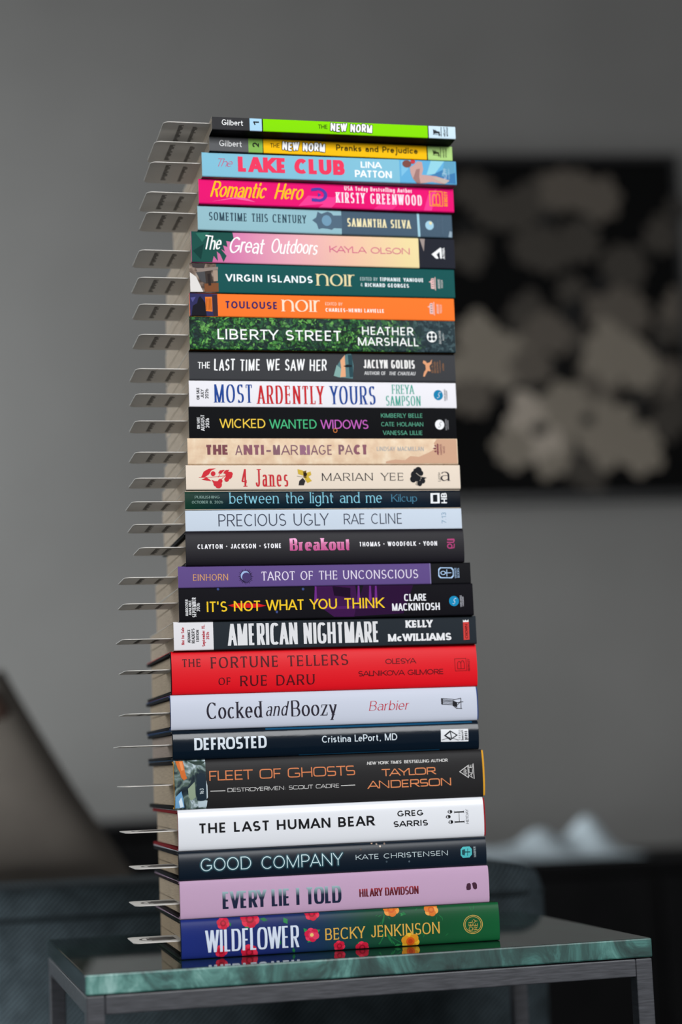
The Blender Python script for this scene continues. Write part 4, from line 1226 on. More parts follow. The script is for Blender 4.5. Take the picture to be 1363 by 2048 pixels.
  ('O', 'spine_art', '3c4a80', 94.95, 22.6, 0.99, 1.04, 0.0, 2, 0, 360),
  ('R', 'notice_lettering', 'HARDCOVER', 'condb', 'd8d8da', 6.91, 4.09, 12.21, 2.03, 2, {}),
  ('R', 'notice_lettering', 'AVAILABLE', 'condb', 'd8d8da', 9.4, 4.51, 11.09, 1.99, 2, {}),
  ('R', 'notice_lettering', 'SEPTEMBER', 'condb', 'd8d8da', 12.93, 2.93, 14.72, 2.95, 2, {}),
  ('R', 'notice_lettering', '2026', 'condb', 'd8d8da', 15.75, 7.1, 6.46, 2.48, 2, {}),
  ('P', 'spine_art', 'd01c20', [(36.97, 11.25), (43.53, 12.86), (60.19, 12.18), (66.14, 10.49), (58.86, 9.14), (43.38, 9.3)], 2),
  ('T', 'title_lettering', "IT'S", 'sansb', 'ecc22a', 21.0, 6.6, 15.42, 7.8, 3, {}),
  ('T', 'title_lettering', 'NOT', 'sansb', 'ecc22a', 41.5, 6.65, 20.63, 7.87, 3, {}),
  ('T', 'title_lettering', 'WHAT', 'sansb', 'ecc22a', 66.0, 6.87, 29.6, 7.96, 3, {}),
  ('T', 'title_lettering', 'YOU', 'sansb', 'ecc22a', 99.72, 7.11, 21.08, 7.81, 3, {}),
  ('T', 'title_lettering', 'THINK', 'sansb', 'ecc22a', 126.13, 7.11, 31.57, 7.9, 3, {}),
  ('T', 'author_lettering', 'CLARE', 'condb', 'e2e2e6', 173.65, 12.03, 18.0, 5.37, 2, {}),
  ('T', 'author_lettering', 'MACKINTOSH', 'condb', 'e2e2e6', 163.92, 4.67, 37.89, 5.62, 2, {}),
  ('O', 'publisher_emblem', '1a86b4', 213.31, 11.28, 3.97, 3.96, 0.0, 1, 0, 360),
  ('T', 'publisher_emblem', 'S', 'script', 'e8eef2', 211.74, 8.96, 3.28, 4.64, 2, {}),
  ('R', 'publisher_emblem', 'SOURCEBOOKS', 'cond', 'b8b8c0', 219.6, 6.65, 9.01, 1.49, 2, {}),
  ('R', 'publisher_emblem', 'LANDMARK', 'cond', 'b8b8c0', 221.09, 7.29, 7.37, 1.31, 2, {}),
 ]),
 dict(x=-128.23,y=2.06,z=224.67,yaw=12.99,L=235.3,t=21.77,d=146.0,label='black paperback with a white advance copy notice at its left end',kind='soft',r=1.2,cover='7a1a1e',page='b8a690',bands=[(0, 'dcdadd'), (29.81, '262c32')],mark_z=9.78,mark_u=-37.96,items=[
  ('R', 'notice_lettering', 'Not for Sale', 'condb', 'b02838', 7.88, 4.42, 12.98, 2.25, 2, {}),
  ('R', 'notice_lettering', 'ADVANCE', 'condb', '28282c', 12.46, 5.91, 9.89, 2.1, 2, {}),
  ('R', 'notice_lettering', "READER'S", 'condb', '28282c', 15.7, 5.42, 10.97, 2.23, 2, {}),
  ('R', 'notice_lettering', 'EDITION', 'condb', '28282c', 18.92, 6.54, 8.69, 2.09, 2, {}),
  ('R', 'notice_lettering', 'September 15,', 'condb', 'b02838', 23.44, 2.93, 16.22, 2.3, 2, {}),
  ('R', 'notice_lettering', '2026', 'condb', 'b02838', 26.61, 8.08, 5.59, 2.18, 2, {}),
  ('T', 'title_lettering', 'AMERICAN', 'condx', 'd9d9db', 40.67, 2.96, 53.48, 16.42, 2, {}),
  ('T', 'title_lettering', 'NIGHTMARE', 'condx', 'd9d9db', 98.81, 3.01, 59.26, 15.94, 2, {}),
  ('T', 'author_lettering', 'KELLY', 'slabx', 'e2e2e4', 178.96, 13.51, 21.54, 5.7, 2, {}),
  ('T', 'author_lettering', 'McWILLIAMS', 'slabx', 'e2e2e4', 164.64, 3.26, 50.42, 5.69, 2, {}),
  ('P', 'publisher_emblem', 'c8403c', [(224.96, 16.88), (229.67, 17.03), (229.55, 3.28), (224.84, 3.14)], 1),
  ('P', 'publisher_emblem', 'e8e6e6', [(224.99, 18.78), (226.0, 17.94), (227.03, 18.87), (228.03, 17.89), (229.45, 18.94), (229.54, 17.03), (224.96, 16.88)], 1),
  ('R', 'publisher_emblem', 'CROWN', 'condb', '4a1416', 228.36, 4.32, 10.84, 1.98, 2, {}),
 ]),
 dict(x=-130.58,y=3.95,z=192.05,yaw=13.18,L=237.5,t=32.62,d=150.0,label='bright red hardback with dark art nouveau lettering on two lines',kind='hard',b=3.2,cover='c01020',case='0c0c0e',cloth='14080a',el=0.6,er=0.2,rough=0.38,page='b09c82',bands=[(0, 'd91420')],mark_z=19.2,mark_u=-33.98,items=[
  ('T', 'title_lettering', 'THE', 'nouv', '4c0c14', 7.81, 20.66, 14.19, 5.88, 2, {}),
  ('T', 'title_lettering', 'FORTUNE', 'nouv', '4c0c14', 29.64, 19.14, 51.32, 8.32, 2, {}),
  ('T', 'title_lettering', 'TELLERS', 'nouv', '4c0c14', 87.84, 19.13, 47.34, 8.11, 2, {}),
  ('T', 'title_lettering', 'OF', 'nouv', '4c0c14', 35.03, 6.55, 9.3, 5.38, 2, {}),
  ('T', 'title_lettering', 'RUE', 'nouv', '4c0c14', 51.51, 5.25, 20.53, 7.7, 2, {}),
  ('T', 'title_lettering', 'DARU', 'nouv', '4c0c14', 79.15, 5.05, 29.41, 7.72, 2, {}),
  ('T', 'author_lettering', 'OLESYA', 'sansm', '4c0c14', 164.37, 18.93, 24.38, 4.02, 2, {}),
  ('T', 'author_lettering', 'SALNIKOVA GILMORE', 'sansm', '4c0c14', 142.76, 10.11, 67.55, 4.01, 2, {}),
  ('L', 'publisher_emblem', '7a1418', [(219.65, 21.58), (228.74, 21.69)], 0.37, 2),
  ('L', 'publisher_emblem', '7a1418', [(228.74, 21.69), (229.02, 12.29)], 0.37, 2),
  ('L', 'publisher_emblem', '7a1418', [(229.02, 12.29), (219.8, 12.19)], 0.37, 2),
  ('L', 'publisher_emblem', '7a1418', [(219.8, 12.19), (219.65, 21.58)], 0.37, 2),
  ('R', 'publisher_emblem', 'B', 'light', '7a1418', 227.44, 13.57, 6.72, 5.97, 2, {}),
  ('R', 'publisher_emblem', 'BERKLEY', 'condb', '7a1418', 231.56, 12.0, 9.34, 1.64, 2, {}),
 ]),
 dict(x=-131.93,y=3.40,z=165.77,yaw=13.25,L=237.4,t=26.29,d=150.0,label='pale lavender grey hardback with black didone lettering and a chair emblem',kind='hard',b=3.0,cover='2c4a7c',case='10141c',cloth='1c3c78',el=0.3,er=1.1,rough=0.4,page='b09c82',bands=[(0, 'c3c8d6')],mark_z=13.47,mark_u=-33.28,items=[
  ('T', 'title_lettering', 'Cocked', 'didone', '26222e', 26.75, 7.76, 41.73, 12.12, 2, {}),
  ('T', 'title_lettering', 'and', 'didonei', '26222e', 71.34, 8.63, 17.66, 10.55, 2, {}),
  ('T', 'title_lettering', 'Boozy', 'didone', '26222e', 91.09, 7.71, 35.32, 11.88, 2, {}),
  ('T', 'author_lettering', 'Barbier', 'didonei', 'b8283c', 151.4, 10.09, 32.53, 7.18, 2, {'track': 0.16}),
  ('L', 'publisher_emblem', '1e1e24', [(209.05, 17.63), (218.49, 16.8)], 0.5, 2),
  ('L', 'publisher_emblem', '1e1e24', [(209.0, 16.57), (218.43, 15.74)], 0.5, 2),
  ('L', 'publisher_emblem', '1e1e24', [(208.95, 15.51), (218.38, 14.68)], 0.5, 2),
  ('L', 'publisher_emblem', '1e1e24', [(208.9, 14.46), (218.33, 13.62)], 0.5, 2),
  ('L', 'publisher_emblem', '1e1e24', [(208.85, 13.4), (218.28, 12.57)], 0.5, 2),
  ('P', 'publisher_emblem', '1e1e24', [(208.68, 17.9), (210.22, 17.59), (209.98, 12.84), (208.7, 13.14)], 1),
  ('P', 'publisher_emblem', '1e1e24', [(217.93, 16.02), (221.49, 14.32), (221.29, 10.35), (217.75, 12.32)], 1),
  ('L', 'publisher_emblem', '1e1e24', [(218.46, 16.27), (224.5, 17.4)], 0.5, 2),
  ('L', 'publisher_emblem', '1e1e24', [(221.47, 14.05), (226.19, 14.69)], 0.5, 2),
  ('L', 'publisher_emblem', '1e1e24', [(224.5, 17.4), (224.38, 9.72)], 0.5, 2),
  ('L', 'publisher_emblem', '1e1e24', [(220.74, 9.84), (225.15, 9.43)], 0.5, 2),
  ('L', 'publisher_emblem', '1e1e24', [(221.38, 12.2), (224.39, 15.02)], 0.5, 2),
  ('L', 'publisher_emblem', '1e1e24', [(217.75, 12.32), (220.99, 9.57)], 0.5, 2),
 ]),
 dict(x=-130.80,y=3.65,z=143.72,yaw=13.33,L=236.5,t=22.05,d=150.0,label='glossy dark navy hardback with white block capitals and a white press badge',kind='hard',b=3.4,cover='0e4a6e',case='0a0d12',cloth='0a1018',el=0.5,er=0.3,rough=0.14,bump=1,page='9c8a7c',bands=[(0, '0a1622')],mark_z=11.7,mark_u=-38.99,items=[
  ('T', 'title_lettering', 'DEFROSTED', 'condb2', 'd4dce4', 15.66, 7.03, 54.68, 8.98, 2, {}),
  ('T', 'author_lettering', 'Cristina LePort, MD', 'sansm', 'ccd6de', 112.75, 9.22, 58.8, 5.2, 2, {}),
  ('P', 'publisher_emblem', 'dcdee2', [(206.35, 16.15), (228.24, 15.93), (228.05, 6.25), (206.04, 6.69)], 1),
  ('P', 'publisher_emblem', '24262c', [(208.49, 11.33), (213.76, 15.21), (219.74, 11.33), (213.5, 7.49)], 2),
  ('P', 'publisher_emblem', 'dcdee2', [(210.24, 11.27), (213.43, 13.6), (214.22, 8.82)], 3),
  ('P', 'publisher_emblem', 'dcdee2', [(214.25, 13.84), (218.25, 11.39), (214.92, 9.34)], 3),
  ('L', 'publisher_emblem', '24262c', [(206.76, 8.02), (213.58, 9.79), (220.03, 7.51)], 0.37, 3),
  ('L', 'publisher_emblem', '24262c', [(220.55, 14.97), (221.91, 15.06)], 0.37, 2),
  ('L', 'publisher_emblem', '24262c', [(220.5, 13.62), (221.87, 13.7)], 0.37, 2),
  ('L', 'publisher_emblem', '24262c', [(220.46, 12.26), (221.82, 12.35)], 0.37, 2),
  ('L', 'publisher_emblem', '24262c', [(220.41, 10.9), (221.78, 10.99)], 0.37, 2),
  ('L', 'publisher_emblem', '24262c', [(220.37, 9.54), (221.73, 9.63)], 0.37, 2),
  ('L', 'publisher_emblem', '24262c', [(220.32, 8.18), (221.69, 8.27)], 0.37, 2),
  ('R', 'publisher_emblem', 'bancroft', 'condb', '24262c', 224.11, 7.43, 7.83, 1.9, 2, {}),
  ('R', 'publisher_emblem', 'press', 'bold', '24262c', 227.36, 7.63, 6.7, 3.23, 2, {}),
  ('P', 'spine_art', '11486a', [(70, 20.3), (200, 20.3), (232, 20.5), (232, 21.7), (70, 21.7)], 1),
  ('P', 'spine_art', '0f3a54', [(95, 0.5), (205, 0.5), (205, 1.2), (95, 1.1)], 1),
 ]),
 dict(x=-130.70,y=3.61,z=107.52,yaw=13.35,L=238.2,t=36.20,d=150.0,label='thick black hardback with orange techno lettering and a ship painting at its left end',kind='hard',b=3.2,cover='17171a',case='0c0c0e',cloth='d89a28',el=0.3,er=1.6,rough=0.42,page='b09c82',bands=[(0, 'painting'), (23.56, '232223')],mark_z=18.43,mark_u=-36.81,items=[
  ('P', 'spine_art', 'c8682c', [(1.23, 35.76), (6.77, 35.79), (7.65, 31.51), (8.05, 27.75), (9.54, 22.7), (7.04, 21.56), (5.24, 23.5), (4.12, 27.92), (2.7, 30.47)], 2),
  ('P', 'spine_art', 'e08a50', [(4.04, 35.15), (6.27, 35.31), (7.22, 29.03), (5.36, 28.49)], 3),
  ('P', 'spine_art', '1c2a36', [(16.99, 24.89), (19.13, 26.67), (23.17, 25.26), (24.52, 14.59), (24.59, 7.09), (20.86, 6.0), (16.79, 6.42), (16.13, 14.94)], 2),
  ('P', 'spine_art', 'c8d6dc', [(23.68, 20.87), (24.46, 17.09), (24.62, 8.34), (23.85, 7.12)], 3),
  ('P', 'spine_art', 'b8c8d0', [(17.15, 5.65), (24.32, 6.1), (23.71, 1.5), (17.65, 1.14)], 3),
  ('P', 'spine_art', '6ea0c8', [(0.59, 9.35), (5.0, 13.53), (6.34, 7.86), (7.18, 1.58), (0.39, 1.25)], 2),
  ('P', 'spine_art', 'd8e8f0', [(2.97, 6.13), (4.89, 9.17), (6.58, 2.23), (4.09, 1.46)], 3),
  ('P', 'spine_art', '2a3a34', [(10.46, 35.39), (24.01, 34.83), (20.25, 32.24), (15.32, 32.69)], 2),
  ('P', 'spine_art', '8c9c84', [(9.97, 15.2), (13.13, 18.18), (15.02, 19.98), (15.74, 8.71), (12.23, 6.36), (10.44, 8.94)], 2),
  ('R', 'spine_art', '163', 'cond', 'c8d4d8', 21.56, 10.83, 4.13, 2.81, 4, {}),
  ('T', 'title_lettering', 'FLEET OF GHOSTS', 'tech', 'd07c50', 26.14, 20.34, 111.24, 7.24, 2, {}),
  ('L', 'title_lettering', 'd4d2d0', [(26.82, 12.74), (37.7, 12.66)], 0.5, 2),
  ('T', 'title_lettering', 'DESTROYERMEN: SCOUT CADRE', 'techl', 'd4d2d0', 39.53, 11.55, 85.18, 2.87, 2, {}),
  ('L', 'title_lettering', 'd4d2d0', [(126.23, 12.84), (136.98, 12.89)], 0.5, 2),
  ('T', 'author_lettering', 'NEW YORK TIMES', 'condbi', 'd8d6d4', 146.93, 27.64, 27.2, 2.26, 2, {}),
  ('T', 'author_lettering', 'BESTSELLING AUTHOR', 'condb', 'd8d6d4', 176.14, 27.68, 34.47, 2.26, 2, {}),
  ('T', 'author_lettering', 'TAYLOR', 'techb', 'd88658', 157.76, 18.57, 42.71, 5.4, 2, {}),
  ('T', 'author_lettering', 'ANDERSON', 'techb', 'd88658', 146.79, 9.61, 65.72, 5.78, 2, {}),
  ('L', 'publisher_emblem', 'd8d6d4', [(219.65, 19.67), (226.43, 24.06)], 0.5, 2),
  ('L', 'publisher_emblem', 'd8d6d4', [(226.43, 24.06), (226.5, 14.97)], 0.5, 2),
  ('L', 'publisher_emblem', 'd8d6d4', [(226.5, 14.97), (219.65, 19.67)], 0.5, 2),
  ('L', 'publisher_emblem', 'd8d6d4', [(230.74, 25.28), (231.03, 14.02)], 0.5, 2),
  ('L', 'publisher_emblem', 'd8d6d4', [(225.29, 20.41), (223.86, 21.82)], 0.25, 2),
  ('L', 'publisher_emblem', 'd8d6d4', [(225.03, 20.12), (223.12, 21.13)], 0.25, 2),
  ('L', 'publisher_emblem', 'd8d6d4', [(224.86, 19.76), (222.67, 20.28)], 0.25, 2),
  ('L', 'publisher_emblem', 'd8d6d4', [(224.82, 19.37), (222.55, 19.34)], 0.25, 2),
  ('L', 'publisher_emblem', 'd8d6d4', [(224.9, 18.98), (222.78, 18.41)], 0.25, 2),
  ('L', 'publisher_emblem', 'd8d6d4', [(225.1, 18.64), (223.34, 17.57)], 0.25, 2),
  ('L', 'publisher_emblem', 'd8d6d4', [(225.39, 18.36), (224.16, 16.92)], 0.25, 2),
  ('R', 'publisher_emblem', 'ACE', 'tech', 'd8d6d4', 230.11, 14.44, 10.48, 3.11, 2, {}),
 ]),
 dict(x=-128.60,y=2.48,z=77.23,yaw=13.19,L=234.9,t=30.29,d=150.0,label='white hardback with red boards and bold black lettering',kind='hard',b=3.2,cover='d8d8dc',case='7c1018',cloth='8c0f1c',el=0.2,er=1.4,rough=0.16,page='b09c82',bands=[(0, 'dfe1e6')],mark_z=14.99,mark_u=-37.82,items=[
  ('T', 'title_lettering', 'THE LAST HUMAN BEAR', 'boldw', '17171a', 14.86, 12.53, 133.72, 7.31, 2, {}),
  ('T', 'author_lettering', 'GREG', 'boldw', '17171a', 166.69, 18.3, 20.33, 4.32, 2, {}),
  ('T', 'author_lettering', 'SARRIS', 'boldw', '17171a', 163.35, 10.63, 27.05, 4.31, 2, {}),
  ('R', 'publisher_emblem', 'H', 'didone', '17171a', 219.23, 11.73, 8.37, 7.83, 2, {}),
  ('R', 'publisher_emblem', 'HEYDAY', 'serif', '17171a', 222.57, 10.56, 10.91, 2.03, 2, {}),
  ('O', 'publisher_emblem', '17171a', 208.19, 20.1, 1.84, 1.39, 0.73, 1, 0, 360),
  ('O', 'publisher_emblem', '17171a', 208.93, 20.19, 0.98, 1.14, 0.0, 2, 0, 360),
  ('L', 'publisher_emblem', '17171a', [(206.22, 19.94), (207.21, 20.14)], 0.37, 2),
  ('O', 'publisher_emblem', '17171a', 206.62, 16.37, 1.84, 1.39, 0.73, 1, 0, 360),
  ('O', 'publisher_emblem', '17171a', 207.36, 16.46, 0.98, 1.14, 0.0, 2, 0, 360),
  ('L', 'publisher_emblem', '17171a', [(204.65, 16.21), (205.64, 16.41)], 0.37, 2),
  ('O', 'publisher_emblem', '17171a', 208.48, 12.37, 1.83, 1.39, 0.73, 1, 0, 360),
  ('O', 'publisher_emblem', '17171a', 209.21, 12.46, 0.98, 1.14, 0.0, 2, 0, 360),
  ('L', 'publisher_emblem', '17171a', [(206.51, 12.2), (207.5, 12.41)], 0.37, 2),
 ]),
 dict(x=-128.48,y=0.15,z=55.95,yaw=13.12,L=235.1,t=21.27,d=148.0,label='dark navy hardback with white neon tube lettering and a turquoise emblem',kind='hard',b=2.8,cover='141c26',case='0c0e12',cloth='0c1016',el=0.4,er=0.2,rough=0.3,gloss=0.16,page='a08b6e',bands=[(0, '0f1a26')],mark_z=10.08,mark_u=-31.18,items=[
  ('T', 'title_lettering', 'GOOD', 'neon', '21414c', 15.88, 6.43, 37.58, 9.26, 1, {'grow': 0.1}),
  ('T', 'title_lettering', 'GOOD', 'neon', 'c6dee2', 15.88, 6.43, 37.58, 9.26, 2, {}),
  ('T', 'title_lettering', 'COMPANY', 'neon', '21414c', 61.26, 5.83, 61.8, 9.2, 1, {'grow': 0.1}),
  ('T', 'title_lettering', 'COMPANY', 'neon', 'c6dee2', 61.26, 5.83, 61.8, 9.2, 2, {}),
  ('O', 'spine_art', 'b89a84', 145.92, 20.86, 0.74, 0.76, 0.0, 1, 0, 360),
  ('O', 'spine_art', '8a8078', 149.55, 19.9, 0.73, 0.76, 0.0, 1, 0, 360),
  ('O', 'spine_art', 'c8b8a8', 152.14, 18.23, 0.73, 0.76, 0.0, 1, 0, 360),
  ('O', 'spine_art', '7a6a60', 155.68, 19.95, 0.73, 0.76, 0.0, 1, 0, 360),
  ('O', 'spine_art', '3c4a54', 156.63, 6.6, 0.73, 0.75, 0.0, 1, 0, 360),
  ('O', 'spine_art', '4a3a34', 137.04, 16.51, 0.74, 0.76, 0.0, 1, 0, 360),
  ('O', 'spine_art', '4c5a64', 174.24, 5.93, 0.73, 0.75, 0.0, 1, 0, 360),
  ('T', 'author_lettering', 'KATE CHRISTENSEN', 'sans', 'c4d2d6', 132.89, 9.05, 71.58, 3.67, 2, {'track': 0.3}),
  ('P', 'publisher_emblem', '4cb4b8', [(214.77, 12.96), (216.6, 14.74), (222.01, 14.83), (223.65, 12.86), (223.55, 8.73), (221.57, 6.58), (216.29, 6.48), (214.66, 8.57)], 1),
  ('P', 'publisher_emblem', '1c4a50', [(215.8, 12.27), (218.03, 13.16), (218.36, 11.26), (222.31, 11.17), (222.24, 10.3), (218.29, 10.38), (217.63, 8.16), (215.78, 9.01)], 2),
  ('L', 'publisher_emblem', '1c4a50', [(220.44, 13.28), (220.02, 8.04)], 0.37, 2),
  ('R', 'publisher_emblem', 'HARPER', 'cond', 'a8b8bc', 226.78, 6.77, 7.67, 1.83, 2, {}),
 ]),
 dict(x=-128.22,y=-1.07,z=28.45,yaw=13.02,L=235.4,t=27.50,d=150.0,label='pink cloth-textured hardback with dark foil capitals and maroon author name',kind='hard',b=2.2,cover='c8a8c0',case='1c1216',cloth='b893aa',el=0.1,er=0.3,rough=0.5,page='b09c82',bands=[(0, 'weave')],mark_z=11.1,mark_u=-31.91,items=[
  ('T', 'title_lettering', 'EVERY LIE I TOLD', 'condx2', 'grad:16203a:98b4ba', 31.16, 6.09, 89.37, 12.36, 2, {}),
  ('T', 'author_lettering', 'HILARY DAVIDSON', 'condx2', 'grad:5c1420:9c2430', 134.26, 9.32, 45.73, 5.85, 2, {}),
  ('P', 'publisher_emblem', '452a3a', [(217.33, 12.08), (218.06, 14.76), (220.11, 15.28), (221.08, 14.11), (220.97, 10.66), (219.67, 9.86), (217.65, 10.09)], 1),
  ('P', 'publisher_emblem', '452a3a', [(222.0, 14.93), (223.55, 15.6), (225.19, 15.14), (225.9, 13.5), (225.81, 10.9), (224.26, 10.11), (222.77, 11.18)], 1),
 ]),
 dict(x=-127.88,y=-3.25,z=0.00,yaw=12.83,L=241.5,t=28.45,d=152.0,label='navy to green hardback with red and orange flowers, at the bottom of the stack',kind='hard',b=3.2,cover='12301f',case='0a1210',cloth='0c1c30',el=0.4,er=0.3,rough=0.36,page='a08b6e',bands=[(0, 'grad28')],grads={'grad28': [(0, '1b2a70'), (70, '1a2760'), (105, '16304c'), (140, '12402f'), (190, '134a2b'), (241, '12552f')]},mark_z=13.2,mark_u=-33.8,items=[
  ('O', 'spine_art', 'd8304c', 33.37, 23.77, 2.35, 2.29, 0.0, 2.0, 0, 360),
  ('O', 'spine_art', 'c01c38', 31.59, 22.25, 2.34, 2.28, 0.0, 2.2, 0, 360),
  ('O', 'spine_art', 'd8304c', 29.21, 22.97, 2.34, 2.28, 0.0, 2.0, 0, 360),
  ('O', 'spine_art', 'c01c38', 28.61, 25.21, 2.34, 2.28, 0.0, 2.2, 0, 360),
  ('O', 'spine_art', 'd8304c', 30.38, 26.73, 2.34, 2.29, 0.0, 2.0, 0, 360),
  ('O', 'spine_art', 'c01c38', 32.77, 26.02, 2.35, 2.29, 0.0, 2.2, 0, 360),
  ('O', 'spine_art', '941428', 30.99, 24.49, 2.16, 2.19, 0.0, 3, 0, 360),
  ('O', 'spine_art', 'c01c38', 30.99, 24.49, 1.17, 1.19, 0.0, 3.4, 0, 360),
  ('O', 'spine_art', 'd8304c', 54.46, 25.61, 3.48, 3.36, 0.0, 2.0, 0, 360),
  ('O', 'spine_art', 'c01c38', 51.82, 23.38, 3.47, 3.35, 0.0, 2.2, 0, 360),
  ('O', 'spine_art', 'd8304c', 48.3, 24.43, 3.46, 3.34, 0.0, 2.0, 0, 360),
  ('O', 'spine_art', 'c01c38', 47.42, 27.71, 3.46, 3.35, 0.0, 2.2, 0, 360),
  ('O', 'spine_art', 'd8304c', 50.06, 29.95, 3.47, 3.35, 0.0, 2.0, 0, 360),
  ('O', 'spine_art', 'c01c38', 53.58, 28.9, 3.48, 3.36, 0.0, 2.2, 0, 360),
  ('O', 'spine_art', '941428', 50.94, 26.66, 3.2, 3.22, 0.0, 3, 0, 360),
  ('O', 'spine_art', 'c01c38', 50.94, 26.66, 1.73, 1.74, 0.0, 3.4, 0, 360),
  ('O', 'spine_art', 'd8304c', 31.32, 3.96, 2.33, 2.27, 0.0, 2.0, 0, 360),
  ('O', 'spine_art', 'c01c38', 29.55, 2.47, 2.33, 2.26, 0.0, 2.2, 0, 360),
  ('O', 'spine_art', 'd8304c', 27.19, 3.2, 2.32, 2.26, 0.0, 2.0, 0, 360),
  ('O', 'spine_art', 'c01c38', 26.59, 5.43, 2.32, 2.26, 0.0, 2.2, 0, 360),
  ('O', 'spine_art', 'd8304c', 28.35, 6.92, 2.33, 2.27, 0.0, 2.0, 0, 360),
  ('O', 'spine_art', 'c01c38', 30.72, 6.19, 2.33, 2.27, 0.0, 2.2, 0, 360),
  ('O', 'spine_art', '941428', 28.95, 4.69, 2.15, 2.17, 0.0, 3, 0, 360),
  ('O', 'spine_art', 'c01c38', 28.95, 4.69, 1.16, 1.18, 0.0, 3.4, 0, 360),
  ('O', 'spine_art', 'd8304c', 52.99, 1.59, 3.1, 2.98, 0.0, 2.0, 0, 360),
  ('O', 'spine_art', 'c01c38', 50.63, -0.36, 3.09, 2.97, 0.0, 2.2, 0, 360),
  ('O', 'spine_art', 'd8304c', 47.49, 0.61, 3.08, 2.97, 0.0, 2.0, 0, 360),
  ('O', 'spine_art', 'c01c38', 46.71, 3.53, 3.08, 2.97, 0.0, 2.2, 0, 360),
  ('O', 'spine_art', 'd8304c', 49.06, 5.49, 3.09, 2.98, 0.0, 2.0, 0, 360),
  ('O', 'spine_art', 'c01c38', 52.2, 4.52, 3.1, 2.98, 0.0, 2.2, 0, 360),
  ('O', 'spine_art', '941428', 49.84, 2.56, 2.85, 2.86, 0.0, 3, 0, 360),
  ('O', 'spine_art', 'c01c38', 49.84, 2.56, 1.55, 1.55, 0.0, 3.4, 0, 360),
  ('O', 'spine_art', 'd8304c', 100.25, 26.99, 2.76, 2.61, 0.0, 2.0, 0, 360),
  ('O', 'spine_art', 'c01c38', 98.13, 25.25, 2.76, 2.6, 0.0, 2.2, 0, 360),
  ('O', 'spine_art', 'd8304c', 95.34, 26.07, 2.75, 2.6, 0.0, 2.0, 0, 360),
  ('O', 'spine_art', 'c01c38', 94.67, 28.62, 2.75, 2.6, 0.0, 2.2, 0, 360),
  ('O', 'spine_art', 'd8304c', 96.78, 30.35, 2.76, 2.6, 0.0, 2.0, 0, 360),
  ('O', 'spine_art', 'c01c38', 99.57, 29.54, 2.76, 2.61, 0.0, 2.2, 0, 360),
  ('O', 'spine_art', '941428', 97.46, 27.8, 2.54, 2.5, 0.0, 3, 0, 360),
  ('O', 'spine_art', 'c01c38', 97.46, 27.8, 1.38, 1.35, 0.0, 3.4, 0, 360),
  ('P', 'spine_art', '2c8048', [(48.0, 23.58), (46.97, 20.7), (49.04, 18.34), (50.07, 21.22)], 1),
  ('P', 'spine_art', '1f6b3c', [(58.43, 26.27), (60.99, 24.11), (64.2, 24.81), (61.64, 26.98)], 1),
  ('P', 'spine_art', '2c8048', [(75.96, 26.19), (75.69, 22.84), (78.78, 21.36), (79.04, 24.71)], 1),
  ('P', 'spine_art', '2c8048', [(45.34, 5.37), (47.91, 5.49), (48.25, 8.05), (45.68, 7.92)], 1),
  ('P', 'spine_art', '1f6b3c', [(35.52, 25.4), (35.03, 23.36), (36.58, 21.9), (37.07, 23.94)], 1),
  ('P', 'spine_art', '1f6b3c', [(82.44, 4.21), (81.78, 1.63), (83.49, -0.52), (84.16, 2.06)], 1),
  ('P', 'spine_art', '1f6b3c', [(72.61, 10.62), (72.03, 8.51), (73.09, 6.53), (73.67, 8.64)], 1),
  ('P', 'spine_art', '2c8048', [(93.44, 14.09), (93.1, 16.76), (90.56, 17.78), (90.9, 15.12)], 1),
  ('P', 'spine_art', '2c8048', [(99.45, 14.34), (101.79, 14.03), (103.12, 15.91), (100.77, 16.21)], 1),
  ('P', 'spine_art', '2c8048', [(96.92, 10.36), (94.03, 9.83), (93.23, 7.06), (96.12, 7.59)], 1),
  ('O', 'spine_art', 'd83a5c', 99.41, 11.67, 2.75, 2.59, 0.0, 2.0, 0, 360),
  ('O', 'spine_art', 'c81e44', 97.3, 9.96, 2.75, 2.59, 0.0, 2.2, 0, 360),
  ('O', 'spine_art', 'd83a5c', 94.52, 10.79, 2.74, 2.58, 0.0, 2.0, 0, 360),
  ('O', 'spine_art', 'c81e44', 93.85, 13.33, 2.74, 2.58, 0.0, 2.2, 0, 360),
  ('O', 'spine_art', 'd83a5c', 95.95, 15.04, 2.75, 2.59, 0.0, 2.0, 0, 360),
  ('O', 'spine_art', 'c81e44', 98.74, 14.21, 2.75, 2.59, 0.0, 2.2, 0, 360),
  ('O', 'spine_art', 'd83a5c', 96.63, 12.5, 2.54, 2.48, 0.0, 3, 0, 360),
  ('O', 'spine_art', 'e0c070', 96.63, 12.5, 1.37, 1.34, 0.0, 3.4, 0, 360),
  ('O', 'spine_art', 'd8304c', 119.51, 2.57, 2.17, 2.01, 0.0, 2.0, 0, 360),
  ('O', 'spine_art', 'c01c38', 117.84, 1.25, 2.16, 2.01, 0.0, 2.2, 0, 360),
  ('O', 'spine_art', 'd8304c', 115.65, 1.91, 2.16, 2.01, 0.0, 2.0, 0, 360),
  ('O', 'spine_art', 'c01c38', 115.13, 3.89, 2.16, 2.01, 0.0, 2.2, 0, 360),
  ('O', 'spine_art', 'd8304c', 116.79, 5.21, 2.16, 2.01, 0.0, 2.0, 0, 360),
  ('O', 'spine_art', 'c01c38', 118.98, 4.56, 2.17, 2.02, 0.0, 2.2, 0, 360),
  ('O', 'spine_art', '941428', 117.32, 3.23, 2.0, 1.93, 0.0, 3, 0, 360),
  ('O', 'spine_art', 'c01c38', 117.32, 3.23, 1.08, 1.05, 0.0, 3.4, 0, 360),
  ('O', 'spine_art', 'd8304c', 137.38, 0.18, 2.59, 2.39, 0.0, 2.0, 0, 360),
